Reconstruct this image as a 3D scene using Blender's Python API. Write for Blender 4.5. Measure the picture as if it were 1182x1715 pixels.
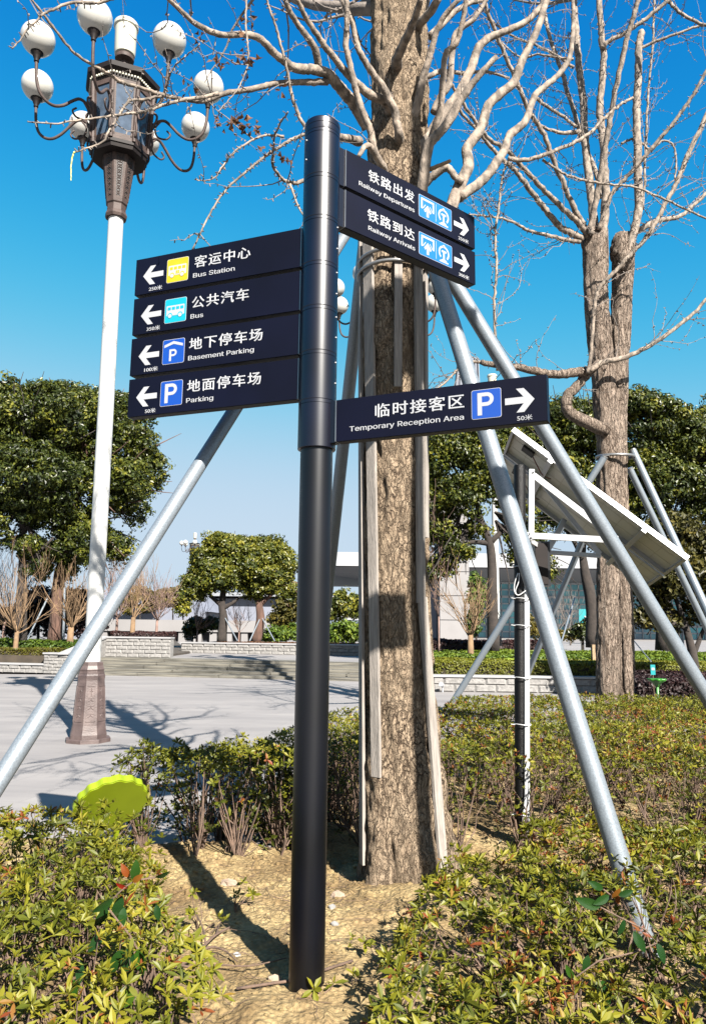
import bpy, math, random, os
import numpy as np
from mathutils import Matrix, Vector
for o in list(bpy.data.objects): bpy.data.objects.remove(o)
S = bpy.context.scene
COL = S.collection
rnd = random.Random(7)
rng = np.random.default_rng(11)

# ------------------------------------------------------------------ camera
W0, H0, F0 = 1182.0, 1715.0, 1248.5
PITCH, ROLL = math.radians(9.0), math.radians(0.61)
CAM = np.array([0.0, 0.0, 1.5])
_fw = np.array([0, math.cos(PITCH), math.sin(PITCH)]); _up = np.array([0, -math.sin(PITCH), math.cos(PITCH)]); _rt = np.array([1.0, 0, 0])
CR = _rt*math.cos(ROLL)+_up*math.sin(ROLL); CU = -_rt*math.sin(ROLL)+_up*math.cos(ROLL)
cd = bpy.data.cameras.new('camera'); cam = bpy.data.objects.new('camera', cd); COL.objects.link(cam)
cd.sensor_fit = 'HORIZONTAL'; cd.sensor_width = 36; cd.lens = 36*F0/W0; cd.clip_start = 0.05; cd.clip_end = 6000
M = Matrix.Identity(4)
for i in range(3):
    M[i][0] = CR[i]; M[i][1] = CU[i]; M[i][2] = -_fw[i]; M[i][3] = CAM[i]
cam.matrix_world = M; S.camera = cam

# ------------------------------------------------------------------ light
SUN_EL = math.radians(37.5); SHX, SHY = -0.430, 0.903          # where shadows run on the ground
w = bpy.data.worlds.new('World'); S.world = w; w.use_nodes = True
nt = w.node_tree; bg = nt.nodes['Background']
sky = nt.nodes.new('ShaderNodeTexSky'); sky.sky_type = 'NISHITA'; sky.sun_disc = False
sky.sun_elevation = SUN_EL; sky.sun_rotation = math.atan2(-SHX, -SHY)
sky.altitude = 0; sky.air_density = 1.0; sky.dust_density = 1.5; sky.ozone_density = 3.0
EXPO, SKY_STRENGTH, SKY_LEVEL = 2.2, 0.07, 0.88
sep = nt.nodes.new('ShaderNodeSeparateColor'); comb = nt.nodes.new('ShaderNodeCombineColor'); nt.links.new(sky.outputs[0], sep.inputs[0])
def mth(op, a, b):
    n = nt.nodes.new('ShaderNodeMath'); n.operation = op
    for k, v in enumerate((a, b)):
        if isinstance(v, (int, float)): n.inputs[k].default_value = v
        else: nt.links.new(v, n.inputs[k])
    return n.outputs[0]
# the photograph's own colour response to the sky: contrast per channel with a soft shoulder
for ch, (ref, fref, p, c) in enumerate(((1.05, .041, 4.9, .68), (1.8, 1.0, 2.7, .86), (3.26, 8.0, 3.0, 1.0))):
    f = mth('MULTIPLY', mth('POWER', mth('DIVIDE', sep.outputs[ch], ref), p), fref)
    g = mth('DIVIDE', f, mth('ADD', mth('DIVIDE', f, c), 1.0)); g = mth('ADD', g, mth('MULTIPLY', mth('MAXIMUM', mth('SUBTRACT', sep.outputs[ch], 8.0), 0.0), .16)); nt.links.new(mth('MULTIPLY', g, SKY_LEVEL/(2**EXPO*SKY_STRENGTH)), comb.inputs[ch])
nt.links.new(comb.outputs[0], bg.inputs[0]); bg.inputs[1].default_value = SKY_STRENGTH
sd = bpy.data.lights.new('sun', 'SUN'); sun = bpy.data.objects.new('sun', sd); COL.objects.link(sun)
sd.energy = 5.0; sd.angle = math.radians(0.5); sd.color = (1.0, 0.945, 0.86)
dv = Vector((SHX*math.cos(SUN_EL), SHY*math.cos(SUN_EL), -math.sin(SUN_EL)))
sun.rotation_euler = dv.to_track_quat('-Z', 'Y').to_euler(); sun.location = (4, -8, 9)
S.view_settings.view_transform = 'Standard'; S.view_settings.look = 'None'; S.view_settings.exposure = EXPO; S.view_settings.gamma = 1
S.view_settings.use_curve_mapping = False
S.cycles.max_bounces = 6; S.cycles.diffuse_bounces = 3; S.cycles.transparent_max_bounces = 8

# ------------------------------------------------------------------ helpers
def ray(x, y): return _fw+CR*((x-W0/2)/F0)-CU*((y-H0/2)/F0)
def at(x, y, Y):                                   # the point seen at (x, y) of the photograph, Y metres ahead
    d = ray(x, y); return CAM+d*(Y/d[1])
def atz(x, y, z): d = ray(x, y); return CAM+d*((z-CAM[2])/d[2])
def zc(P): return float((np.asarray(P)-CAM)@_fw)

_T = np.random.default_rng(3).random((32, 32, 32))
def noise(P):
    P = np.asarray(P, float); i = np.floor(P).astype(int); f = P-i; f = f*f*(3-2*f); r = 0
    for a in (0, 1):
        for b in (0, 1):
            for c in (0, 1):
                wt = (f[..., 0] if a else 1-f[..., 0])*(f[..., 1] if b else 1-f[..., 1])*(f[..., 2] if c else 1-f[..., 2])
                r = r+wt*_T[(i[..., 0]+a) % 32, (i[..., 1]+b) % 32, (i[..., 2]+c) % 32]
    return r
def fbm(P, o=3):
    P = np.asarray(P, float); r = 0; a = 1; s = 0
    for k in range(o): r = r+a*noise(P*2**k+k*7.3); s += a; a *= .5
    return r/s

class MB:
    def __init__(s): s.V = []; s.F = []; s.T = []; s.n = 0; s.tm = 0.5
    def add(s, V, F, tint=None):
        V = np.asarray(V, float).reshape(-1, 3)
        if not isinstance(F, list): F = [F]
        for f in F:
            if len(f): s.F.append(np.asarray(f, int)+s.n)
        s.V.append(V); s.T.append(np.full(len(V), s.tm) if tint is None else np.broadcast_to(np.asarray(tint, float), (len(V),)).copy()); s.n += len(V)
        return s
    def box(s, c, h, R=None, tint=None):           # centre, half sizes
        q = np.array([[x, y, z] for x in (-1, 1) for y in (-1, 1) for z in (-1, 1)], float)*np.asarray(h, float)
        if R is not None: q = q@np.asarray(R).T
        return s.add(q+np.asarray(c, float), np.array([[0, 1, 3, 2], [4, 6, 7, 5], [0, 4, 5, 1], [2, 3, 7, 6], [0, 2, 6, 4], [1, 5, 7, 3]]), tint)
    def tube(s, P, r, n=8, caps=True, tint=None, disp=None):
        P = np.asarray(P, float); m = len(P); r = np.broadcast_to(np.asarray(r, float), (m,))
        T = np.gradient(P, axis=0); T /= np.linalg.norm(T, axis=1)[:, None]+1e-12
        a = np.array([0, 0, 1.0]) if abs(T[0][2]) < .9 else np.array([1.0, 0, 0])
        N = np.zeros((m, 3)); u = np.cross(T[0], a); u /= np.linalg.norm(u)
        for i in range(m):
            u = u-T[i]*(u@T[i]); u /= np.linalg.norm(u)+1e-12; N[i] = u
        B = np.cross(T, N); th = np.linspace(0, 2*math.pi, n, endpoint=False)
        D = N[:, None, :]*np.cos(th)[None, :, None]+B[:, None, :]*np.sin(th)[None, :, None]
        V = P[:, None, :]+D*r[:, None, None]
        if disp is not None: V = V+D*disp(V)[..., None]
        i, j = np.meshgrid(np.arange(m-1), np.arange(n), indexing='ij')
        F = [np.stack([i*n+j, i*n+(j+1) % n, (i+1)*n+(j+1) % n, (i+1)*n+j], -1).reshape(-1, 4)]
        if caps: F += [np.arange(n)[::-1][None], (np.arange(n)+(m-1)*n)[None]]
        return s.add(V.reshape(-1, 3), F, tint)
    def cyl(s, a, b, r, n=24, tint=None): return s.tube([a, b], r if not isinstance(r, tuple) else np.array(r), n, True, tint)
    def lathe(s, c, prof, n=32, ang=0, tint=None):  # prof [(r,z)...] about the vertical axis through c
        c = np.asarray(c, float); th = np.linspace(0, 2*math.pi, n, endpoint=False)+ang
        V = np.array([[c[0]+r*math.cos(t), c[1]+r*math.sin(t), c[2]+z] for r, z in prof for t in th]); m = len(prof)
        i, j = np.meshgrid(np.arange(m-1), np.arange(n), indexing='ij')
        F = [np.stack([i*n+j, i*n+(j+1) % n, (i+1)*n+(j+1) % n, (i+1)*n+j], -1).reshape(-1, 4), np.arange(n)[::-1][None], (np.arange(n)+(m-1)*n)[None]]
        return s.add(V, F, tint)
    def prism(s, poly, fn, t0, t1, tint=None):     # 2-D outline mapped by fn(u,v,w) and thickened from w=t0 to w=t1
        k = len(poly); V = [fn(u, v, t0) for u, v in poly]+[fn(u, v, t1) for u, v in poly]
        F = [np.arange(k)[None], (np.arange(k)[::-1]+k)[None], np.array([[i, i+k, (i+1) % k+k, (i+1) % k] for i in range(k)])]
        return s.add(V, F, tint)
    def build(s, name, mat, parent=None, smooth=False, loc=None, edge=None):
        me = bpy.data.meshes.new(name)
        V = np.concatenate(s.V); base = np.array(parent.location) if (parent is not None and loc is None) else np.zeros(3)
        if parent is not None and parent.get('_local'): base = np.zeros(3)
        if parent is not None and parent.parent is not None: base = np.array(parent.parent.location) if not parent.parent.get('_local') else np.zeros(3)
        V = V-base
        me.vertices.add(len(V)); me.vertices.foreach_set('co', V.astype(np.float32).ravel())
        lt = np.concatenate([np.full(len(f), f.shape[1]) for f in s.F]); L = np.concatenate([f.ravel() for f in s.F])
        me.loops.add(len(L)); me.loops.foreach_set('vertex_index', L.astype(np.int32))
        me.polygons.add(len(lt)); me.polygons.foreach_set('loop_start', np.concatenate([[0], np.cumsum(lt)[:-1]]).astype(np.int32))
        me.polygons.foreach_set('loop_total', lt.astype(np.int32))
        me.polygons.foreach_set('use_smooth', np.full(len(lt), bool(smooth)))
        a = me.attributes.new('tint', 'FLOAT', 'POINT'); a.data.foreach_set('value', np.concatenate(s.T).astype(np.float32))
        me.update(calc_edges=True); me.validate()
        if smooth and edge: me.set_sharp_from_angle(angle=math.radians(edge))
        me.materials.append(mat); o = bpy.data.objects.new(name, me); COL.objects.link(o)
        if parent is not None: o.parent = parent
        return o
def tag(o, label=None, cat=None, group=None, kind=None):
    if label: o['label'] = label
    if cat: o['category'] = cat
    if group: o['group'] = group
    if kind: o['kind'] = kind
    return o
def thing(name, loc, label, cat, group=None, local=False):
    o = bpy.data.objects.new(name, None); o.empty_display_size = .1; COL.objects.link(o); o.location = [float(v) for v in loc]
    if local: o['_local'] = 1
    return tag(o, label, cat, group)
def copy_tree(o, parent=None):
    kids = [c for c in bpy.data.objects if c.parent == o]
    c = o.copy(); COL.objects.link(c); c.parent = parent
    for k in kids: copy_tree(k, c)
    return c

# ------------------------------------------------------------------ materials
ALB = 0.37
def nodes(name):
    m = bpy.data.materials.new(name); m.use_nodes = True; return m, m.node_tree, m.node_tree.nodes['Principled BSDF']
def pm(name, col, rough=.6, metal=0, var=.12, scale=6, col2=None, bump=0, bscale=60, stretch=(1, 1, 1), spec=.5, lo=.35, hi=.65, detail=5, coat=0, world=False, bdist=.02):
    m, t, b = nodes(name); N = t.nodes; L = t.links
    b.inputs['Roughness'].default_value = rough; b.inputs['Metallic'].default_value = metal; b.inputs['Specular IOR Level'].default_value = spec; b.inputs['Coat Weight'].default_value = coat
    g = N.new('ShaderNodeNewGeometry'); mp = N.new('ShaderNodeMapping'); mp.inputs['Scale'].default_value = stretch; L.new(g.outputs['Position'], mp.inputs[0])
    nz = N.new('ShaderNodeTexNoise'); nz.inputs['Scale'].default_value = scale; nz.inputs['Detail'].default_value = detail; L.new(mp.outputs[0], nz.inputs['Vector'])
    cr = N.new('ShaderNodeValToRGB'); e = cr.color_ramp.elements; e[0].position = lo; e[1].position = hi
    a = [c*(1-var)*ALB for c in col]; c2 = [c*ALB for c in col2] if col2 else [min(1, c*(1+var))*ALB for c in col]
    e[0].color = (*a, 1); e[1].color = (*c2, 1); L.new(nz.outputs['Fac'], cr.inputs[0]); L.new(cr.outputs[0], b.inputs['Base Color'])
    if bump:
        n2 = N.new('ShaderNodeTexNoise'); n2.inputs['Scale'].default_value = bscale; n2.inputs['Detail'].default_value = 6; L.new(mp.outputs[0], n2.inputs['Vector'])
        bp = N.new('ShaderNodeBump'); bp.inputs['Strength'].default_value = bump; bp.inputs['Distance'].default_value = bdist; L.new(n2.outputs['Fac'], bp.inputs['Height']); L.new(bp.outputs[0], b.inputs['Normal'])
    return m
def leafmat(name, stops, rough=.5, trans=.3, spec=.25):    # stops: [(pos, colour)]; tint picks each leaf's place on the ramp
    m, t, b = nodes(name); N = t.nodes; L = t.links
    at_ = N.new('ShaderNodeAttribute'); at_.attribute_name = 'tint'; cr = N.new('ShaderNodeValToRGB'); e = cr.color_ramp.elements
    while len(e) < len(stops): e.new(.5)
    for k, (p, c) in enumerate(stops): e[k].position = p; e[k].color = (*[v*.355 for v in c], 1)
    L.new(at_.outputs['Fac'], cr.inputs[0]); L.new(cr.outputs[0], b.inputs['Base Color']); b.inputs['Roughness'].default_value = rough; b.inputs['Specular IOR Level'].default_value = spec
    tr = N.new('ShaderNodeBsdfTranslucent'); L.new(cr.outputs[0], tr.inputs[0]); mx = N.new('ShaderNodeMixShader'); mx.inputs[0].default_value = trans
    out = N['Material Output']; L.new(b.outputs[0], mx.inputs[1]); L.new(tr.outputs[0], mx.inputs[2]); L.new(mx.outputs[0], out.inputs[0])
    return m
navy = pm('navy_powder_coat', (.0028, .0036, .016), rough=.5, var=.2, scale=3, bump=.02, bscale=400, bdist=.001, spec=.12)
polemat = pm('dark_blue_black_paint', (.003, .0042, .018), rough=.32, var=.35, scale=2.5, bump=.10, bscale=120, bdist=.0004, spec=.5)
blackpaint = pm('black_paint', (.002, .0026, .006), rough=.36, var=.4, scale=3, bump=.10, bscale=120, bdist=.0004, spec=.38)
rubber = pm('black_gap', (.004, .004, .005), rough=.6)
white = pm('white_film', (.60, .61, .64), rough=.5, var=.03)
steel = pm('bright_trim', (.55, .56, .6), rough=.3, metal=.8)
yellow = pm('yellow_film', (.70, .56, .005), rough=.45, var=.06, scale=18)
cyan = pm('cyan_film', (.0, .50, .66), rough=.45, var=.03)
blue = pm('blue_film', (.0, .08, .50), rough=.45, var=.03)
sky_blue = pm('light_blue_film', (.0, .20, .66), rough=.45, var=.03)
galv = pm('galvanised_steel', (.36, .41, .46), rough=.42, metal=.35, var=.16, scale=140, bump=.05, bscale=200, detail=3)
galv2 = pm('strap_steel', (.5, .5, .5), rough=.35, metal=.7)
wood = pm('weathered_batten_wood', (.44, .39, .345), rough=.85, var=.22, scale=5, stretch=(14, 14, 1.2), bump=.35, bscale=16, detail=8)
lampwhite = pm('white_lamp_paint', (.82, .82, .80), rough=.4, var=.03, scale=2)
globe = pm('opal_globe', (.84, .82, .76), rough=.22, var=.04, scale=4)
cream = pm('cream_plastic', (.80, .78, .64), rough=.35, var=.03)
bronze = pm('brown_cast_metal', (.105, .072, .062), spec=.2, rough=.6, var=.22, scale=9, bump=.2, bscale=50)
darkbronze = pm('dark_brown_metal', (.022, .016, .015), spec=.15, rough=.6, var=.2, scale=9)
lampbase = pm('brown_lamp_base_paint', (.145, .098, .092), rough=.55, var=.22, scale=7, col2=(.19, .135, .125), bump=.2, bscale=60)
pane = pm('lantern_glass', (.09, .13, .19), spec=.3, rough=.04, var=.2, scale=10)
lime = pm('lime_green_plastic', (.33, .44, .006), rough=.4, var=.05, scale=8)
lime2 = pm('green_plastic', (.04, .26, .015), rough=.4, var=.2, scale=30)
teal = pm('teal_panel', (.0, .38, .42), rough=.4, var=.03)
alu = pm('aluminium_frame', (.72, .73, .75), rough=.35, metal=.3, var=.04)
cellback = pm('panel_back_sheet', (1.0, .96, .78), rough=.3, var=.10, scale=4)
gridline = pm('panel_grid_line', (.72, .68, .52), rough=.4)
blackpipe = pm('black_perforated_tube', (.003, .003, .004), spec=.25, rough=.45, var=.3, scale=300, bump=.3, bscale=250)
pvc = pm('white_pvc', (.78, .79, .80), rough=.35, var=.05, scale=5)
redwire = pm('red_wire', (.25, .02, .01), rough=.4)
granite = pm('grey_granite', (.36, .345, .33), rough=.8, var=.20, scale=11, bump=.5, bscale=22, bdist=.03)
capstone = pm('cap_stone', (.50, .495, .50), rough=.7, var=.06, scale=5)
stepstone = pm('step_stone', (.20, .185, .15), rough=.8, var=.5, scale=4, bump=.25, bscale=20, stretch=(.12, 1, 9), lo=.4, hi=.6)
concrete = pm('pale_concrete', (.34, .325, .325), rough=.8, var=.06, scale=.6)
concrete2 = pm('far_wall', (.26, .28, .35), rough=.8, var=.08, scale=.3)
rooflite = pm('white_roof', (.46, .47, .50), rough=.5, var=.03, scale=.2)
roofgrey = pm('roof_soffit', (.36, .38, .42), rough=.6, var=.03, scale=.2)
glassblue = pm('facade_glass', (.10, .55, 1.0), rough=.3, var=.6, scale=.25, spec=.6)
mull = pm('facade_mullion', (.62, .68, .74), rough=.5)
darkopen = pm('dark_opening', (.03, .035, .05), rough=.8)
twigmat = pm('pale_twig_bark', (.30, .25, .215), rough=.85, var=.30, scale=14, bump=.3, bscale=90)
def bark_mat(name, lo, hi, crack, sc, st, bd=.02, mossy=None):
    m, t, b = nodes(name); N = t.nodes; L = t.links; b.inputs['Roughness'].default_value = .95; b.inputs['Specular IOR Level'].default_value = .15
    g = N.new('ShaderNodeNewGeometry'); mp = N.new('ShaderNodeMapping'); mp.inputs['Scale'].default_value = st; L.new(g.outputs['Position'], mp.inputs[0])
    n0 = N.new('ShaderNodeTexNoise'); n0.inputs['Scale'].default_value = sc*.7; n0.inputs['Detail'].default_value = 6; L.new(mp.outputs[0], n0.inputs['Vector'])
    ad = N.new('ShaderNodeVectorMath'); ad.operation = 'MULTIPLY_ADD'; L.new(n0.outputs['Color'], ad.inputs[0]); ad.inputs[1].default_value = (3.0/sc,)*3; L.new(mp.outputs[0], ad.inputs[2])
    v = N.new('ShaderNodeTexVoronoi'); v.feature = 'DISTANCE_TO_EDGE'; v.inputs['Scale'].default_value = sc; L.new(ad.outputs[0], v.inputs['Vector'])
    v2 = N.new('ShaderNodeTexVoronoi'); v2.feature = 'DISTANCE_TO_EDGE'; v2.inputs['Scale'].default_value = sc*2.7; L.new(ad.outputs[0], v2.inputs['Vector'])
    n1 = N.new('ShaderNodeTexNoise'); n1.inputs['Scale'].default_value = sc*3.2; n1.inputs['Detail'].default_value = 9; n1.inputs['Roughness'].default_value = .65; L.new(mp.outputs[0], n1.inputs['Vector'])
    cr = N.new('ShaderNodeValToRGB'); e = cr.color_ramp.elements; e[0].position = .34; e[0].color = (*[c*ALB for c in lo], 1); e[1].position = .64; e[1].color = (*[c*ALB for c in hi], 1); L.new(n1.outputs['Fac'], cr.inputs[0])
    ck = N.new('ShaderNodeValToRGB'); e = ck.color_ramp.elements; e[0].position = .0; e[0].color = (0, 0, 0, 1); e[1].position = .075; e[1].color = (1, 1, 1, 1); L.new(v.outputs['Distance'], ck.inputs[0])
    c2 = N.new('ShaderNodeValToRGB'); e = c2.color_ramp.elements; e[0].position = .0; e[0].color = (.45, .45, .45, 1); e[1].position = .07; e[1].color = (1, 1, 1, 1); L.new(v2.outputs['Distance'], c2.inputs[0])
    big = N.new('ShaderNodeTexNoise'); big.inputs['Scale'].default_value = 2.2; L.new(g.outputs['Position'], big.inputs['Vector']); br = N.new('ShaderNodeValToRGB'); e = br.color_ramp.elements; e[0].position = .42; e[0].color = (.15, .15, .15, 1); e[1].position = .6; e[1].color = (1, 1, 1, 1); L.new(big.outputs['Fac'], br.inputs[0])
    mu = N.new('ShaderNodeMixRGB'); mu.blend_type = 'MULTIPLY'; mu.inputs[0].default_value = 1; L.new(ck.outputs[0], mu.inputs[1]); L.new(c2.outputs[0], mu.inputs[2])
    inv = N.new('ShaderNodeMath'); inv.operation = 'SUBTRACT'; inv.inputs[0].default_value = 1; L.new(mu.outputs[0], inv.inputs[1]); w1 = N.new('ShaderNodeMath'); w1.operation = 'MULTIPLY'; L.new(inv.outputs[0], w1.inputs[0]); L.new(br.outputs[0], w1.inputs[1])
    mx = N.new('ShaderNodeMixRGB'); L.new(w1.outputs[0], mx.inputs[0]); L.new(cr.outputs[0], mx.inputs[1]); mx.inputs[2].default_value = (*crack, 1); L.new(mx.outputs[0], b.inputs['Base Color'])
    h = N.new('ShaderNodeMath'); h.operation = 'MULTIPLY_ADD'; L.new(n1.outputs['Fac'], h.inputs[0]); h.inputs[1].default_value = .7; L.new(mu.outputs[0], h.inputs[2])
    bp = N.new('ShaderNodeBump'); bp.inputs['Strength'].default_value = 1; bp.inputs['Distance'].default_value = bd; L.new(h.outputs[0], bp.inputs['Height']); L.new(bp.outputs[0], b.inputs['Normal']); return m
barkmat = bark_mat('ginkgo_bark', (.28, .20, .135), (.60, .46, .32), (.05, .033, .022), 17, (1.4, 1.4, .55), .016)
bark2 = bark_mat('ridged_bark', (.28, .205, .16), (.56, .45, .36), (.06, .04, .028), 8.5, (1.9, 1.9, .38), .03)
limbmat = pm('pale_limb_bark', (.345, .275, .215), rough=.9, var=.50, scale=22, stretch=(1, 1, .6), bump=1, bscale=70, bdist=.006, detail=8, lo=.38, hi=.62)
darkbark = pm('dark_tree_bark', (.045, .033, .027), rough=.95, var=.3, scale=6, bump=.5, bscale=20)
redbark = pm('red_brown_tree_bark', (.16, .085, .06), rough=.95, var=.3, scale=6, stretch=(1, 1, .3), bump=.6, bscale=16)
shrubwood = pm('ochre_shrub_wood', (.30, .185, .095), rough=.9, var=.25, scale=6)
pinkwood = pm('pink_brown_twigs', (.30, .19, .155), rough=.9, var=.25, scale=6)
stem = pm('azalea_stem', (.20, .125, .085), rough=.9, var=.35, scale=20, bump=.3, bscale=120)
cutwood = pm('cut_wood', (.50, .33, .19), rough=.85, var=.2, scale=30)
paleplastic = pm('pale_plastic', (.7, .72, .74), rough=.3)
stonemat = pm('pinkish_stone', (.50, .37, .27), rough=.9, var=.15, scale=20, bump=.4, bscale=60)
yellowtape = pm('yellow_tape', (.7, .75, .02), rough=.5)
azalea = leafmat('azalea_leaf', [(0, (.10, .045, .02)), (.12, (.05, .06, .01)), (.3, (.12, .145, .012)), (.6, (.29, .285, .018)), (.83, (.42, .36, .03)), (.9, (.34, .16, .03)), (1, (.30, .07, .02))], rough=.5, trans=.2)
glossy = leafmat('broad_glossy_leaf', [(0, (.015, .06, .018)), (.6, (.05, .14, .015)), (.85, (.20, .28, .02)), (1, (.35, .03, .015))], rough=.2, trans=.15, spec=.6)
camphor = leafmat('evergreen_leaf', [(0, (.02, .03, .008)), (.35, (.06, .085, .014)), (.65, (.17, .19, .022)), (1, (.40, .36, .04))], rough=.4, trans=.18)
olive = leafmat('olive_leaf', [(0, (.03, .03, .006)), (.5, (.10, .095, .015)), (1, (.26, .20, .03))], rough=.5, trans=.2)
lightgreen = leafmat('light_green_leaf', [(0, (.03, .06, .01)), (.5, (.13, .22, .02)), (1, (.30, .38, .03))], rough=.5, trans=.2)
purple = leafmat('dark_purple_leaf', [(0, (.012, .008, .008)), (.6, (.045, .022, .022)), (1, (.10, .04, .035))], rough=.5, trans=.1)
hedgemat = leafmat('clipped_hedge_leaf', [(0, (.05, .035, .012)), (.35, (.12, .09, .015)), (.7, (.20, .22, .018)), (1, (.30, .30, .02))], rough=.5, trans=.2)
deadleaf = leafmat('dry_brown_leaf', [(0, (.12, .05, .02)), (1, (.34, .16, .07))], rough=.7, trans=.25)

def soil_mat():
    m, t, b = nodes('sandy_yellow_soil'); N = t.nodes; L = t.links; b.inputs['Roughness'].default_value = .95; b.inputs['Specular IOR Level'].default_value = .2
    g = N.new('ShaderNodeNewGeometry'); a = N.new('ShaderNodeTexNoise'); a.inputs['Scale'].default_value = 5; a.inputs['Detail'].default_value = 8; L.new(g.outputs['Position'], a.inputs['Vector'])
    cr = N.new('ShaderNodeValToRGB'); e = cr.color_ramp.elements; e[0].position = .3; e[0].color = (.17, .117, .058, 1); e[1].position = .68; e[1].color = (.275, .210, .106, 1); L.new(a.outputs['Fac'], cr.inputs[0])
    v = N.new('ShaderNodeTexVoronoi'); v.inputs['Scale'].default_value = 48; L.new(g.outputs['Position'], v.inputs['Vector'])
    vr = N.new('ShaderNodeValToRGB'); e = vr.color_ramp.elements; e[0].position = .2; e[0].color = (1.05, 1.05, 1.05, 1); e[1].position = .75; e[1].color = (.62, .60, .56, 1); L.new(v.outputs['Distance'], vr.inputs[0])
    c2 = N.new('ShaderNodeMixRGB'); c2.blend_type = 'MULTIPLY'; c2.inputs[0].default_value = .8; L.new(cr.outputs[0], c2.inputs[1]); L.new(vr.outputs[0], c2.inputs[2])
    bg2 = N.new('ShaderNodeTexNoise'); bg2.inputs['Scale'].default_value = 1.7; bg2.inputs['Detail'].default_value = 5; L.new(g.outputs['Position'], bg2.inputs['Vector']); br2 = N.new('ShaderNodeValToRGB'); e = br2.color_ramp.elements; e[0].position = .36; e[0].color = (.62, .58, .55, 1); e[1].position = .56; e[1].color = (1, 1, 1, 1); L.new(bg2.outputs['Fac'], br2.inputs[0])
    c3 = N.new('ShaderNodeMixRGB'); c3.blend_type = 'MULTIPLY'; c3.inputs[0].default_value = 1; L.new(c2.outputs[0], c3.inputs[1]); L.new(br2.outputs[0], c3.inputs[2]); L.new(c3.outputs[0], b.inputs['Base Color'])
    n2 = N.new('ShaderNodeTexNoise'); n2.inputs['Scale'].default_value = 70; n2.inputs['Detail'].default_value = 8; n2.inputs['Roughness'].default_value = .7; L.new(g.outputs['Position'], n2.inputs['Vector'])
    ad = N.new('ShaderNodeMath'); L.new(n2.outputs['Fac'], ad.inputs[0]); L.new(v.outputs['Distance'], ad.inputs[1])
    bp = N.new('ShaderNodeBump'); bp.inputs['Strength'].default_value = .9; bp.inputs['Distance'].default_value = .012; L.new(ad.outputs[0], bp.inputs['Height']); L.new(bp.outputs[0], b.inputs['Normal'])
    return m
soil = soil_mat()
def paving_mat():
    m, t, b = nodes('grey_stone_paving'); N = t.nodes; L = t.links; b.inputs['Roughness'].default_value = .75; b.inputs['Specular IOR Level'].default_value = .3
    g = N.new('ShaderNodeNewGeometry'); mp = N.new('ShaderNodeMapping'); mp.inputs['Rotation'].default_value = (0, 0, .21); L.new(g.outputs['Position'], mp.inputs[0])
    br = N.new('ShaderNodeTexBrick'); br.inputs['Scale'].default_value = 1; br.inputs['Brick Width'].default_value = 1.2; br.inputs['Row Height'].default_value = .6; br.inputs['Mortar Size'].default_value = .004; br.inputs['Mortar Smooth'].default_value = .3
    br.inputs['Color1'].default_value = (.146, .140, .138, 1); br.inputs['Color2'].default_value = (.160, .153, .150, 1); br.inputs['Mortar'].default_value = (.120, .116, .116, 1); L.new(mp.outputs[0], br.inputs['Vector'])
    n1 = N.new('ShaderNodeTexNoise'); n1.inputs['Scale'].default_value = .9; n1.inputs['Detail'].default_value = 9; n1.inputs['Roughness'].default_value = .65; mp2 = N.new('ShaderNodeMapping'); mp2.inputs['Scale'].default_value = (.35, 1.6, 1); mp2.inputs['Rotation'].default_value = (0, 0, .1); L.new(g.outputs['Position'], mp2.inputs[0]); L.new(mp2.outputs[0], n1.inputs['Vector'])
    cr = N.new('ShaderNodeValToRGB'); e = cr.color_ramp.elements; e[0].position = .32; e[0].color = (.80, .79, .80, 1); e[1].position = .66; e[1].color = (1.12, 1.1, 1.08, 1); L.new(n1.outputs['Fac'], cr.inputs[0])
    mx = N.new('ShaderNodeMixRGB'); mx.blend_type = 'MULTIPLY'; mx.inputs[0].default_value = 1; L.new(br.outputs['Color'], mx.inputs[1]); L.new(cr.outputs[0], mx.inputs[2]); L.new(mx.outputs[0], b.inputs['Base Color'])
    n3 = N.new('ShaderNodeTexNoise'); n3.inputs['Scale'].default_value = 60; L.new(g.outputs['Position'], n3.inputs['Vector']); bp = N.new('ShaderNodeBump'); bp.inputs['Strength'].default_value = .15; bp.inputs['Distance'].default_value = .01; L.new(n3.outputs['Fac'], bp.inputs['Height']); L.new(bp.outputs[0], b.inputs['Normal'])
    return m
paving = paving_mat()
groundmat = pm('distant_ground', (.26, .26, .26), rough=.9, var=.1, scale=.2)
moss = pm('bed_earth', (.075, .055, .035), rough=.95, var=.3, scale=3)

# ================================================================== SETTING
def sheet(name, x0, x1, y0, y1, z, mat):
    m = MB(); m.add([[x0, y0, z], [x1, y0, z], [x1, y1, z], [x0, y1, z]], np.array([[0, 1, 2, 3]])); return tag(m.build(name, mat), kind='structure')
sheet('ground', -2500, 2500, -500, 4000, -.06, groundmat)
sheet('plaza', -60, 60, -12, 24.2, 0, paving)
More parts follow.
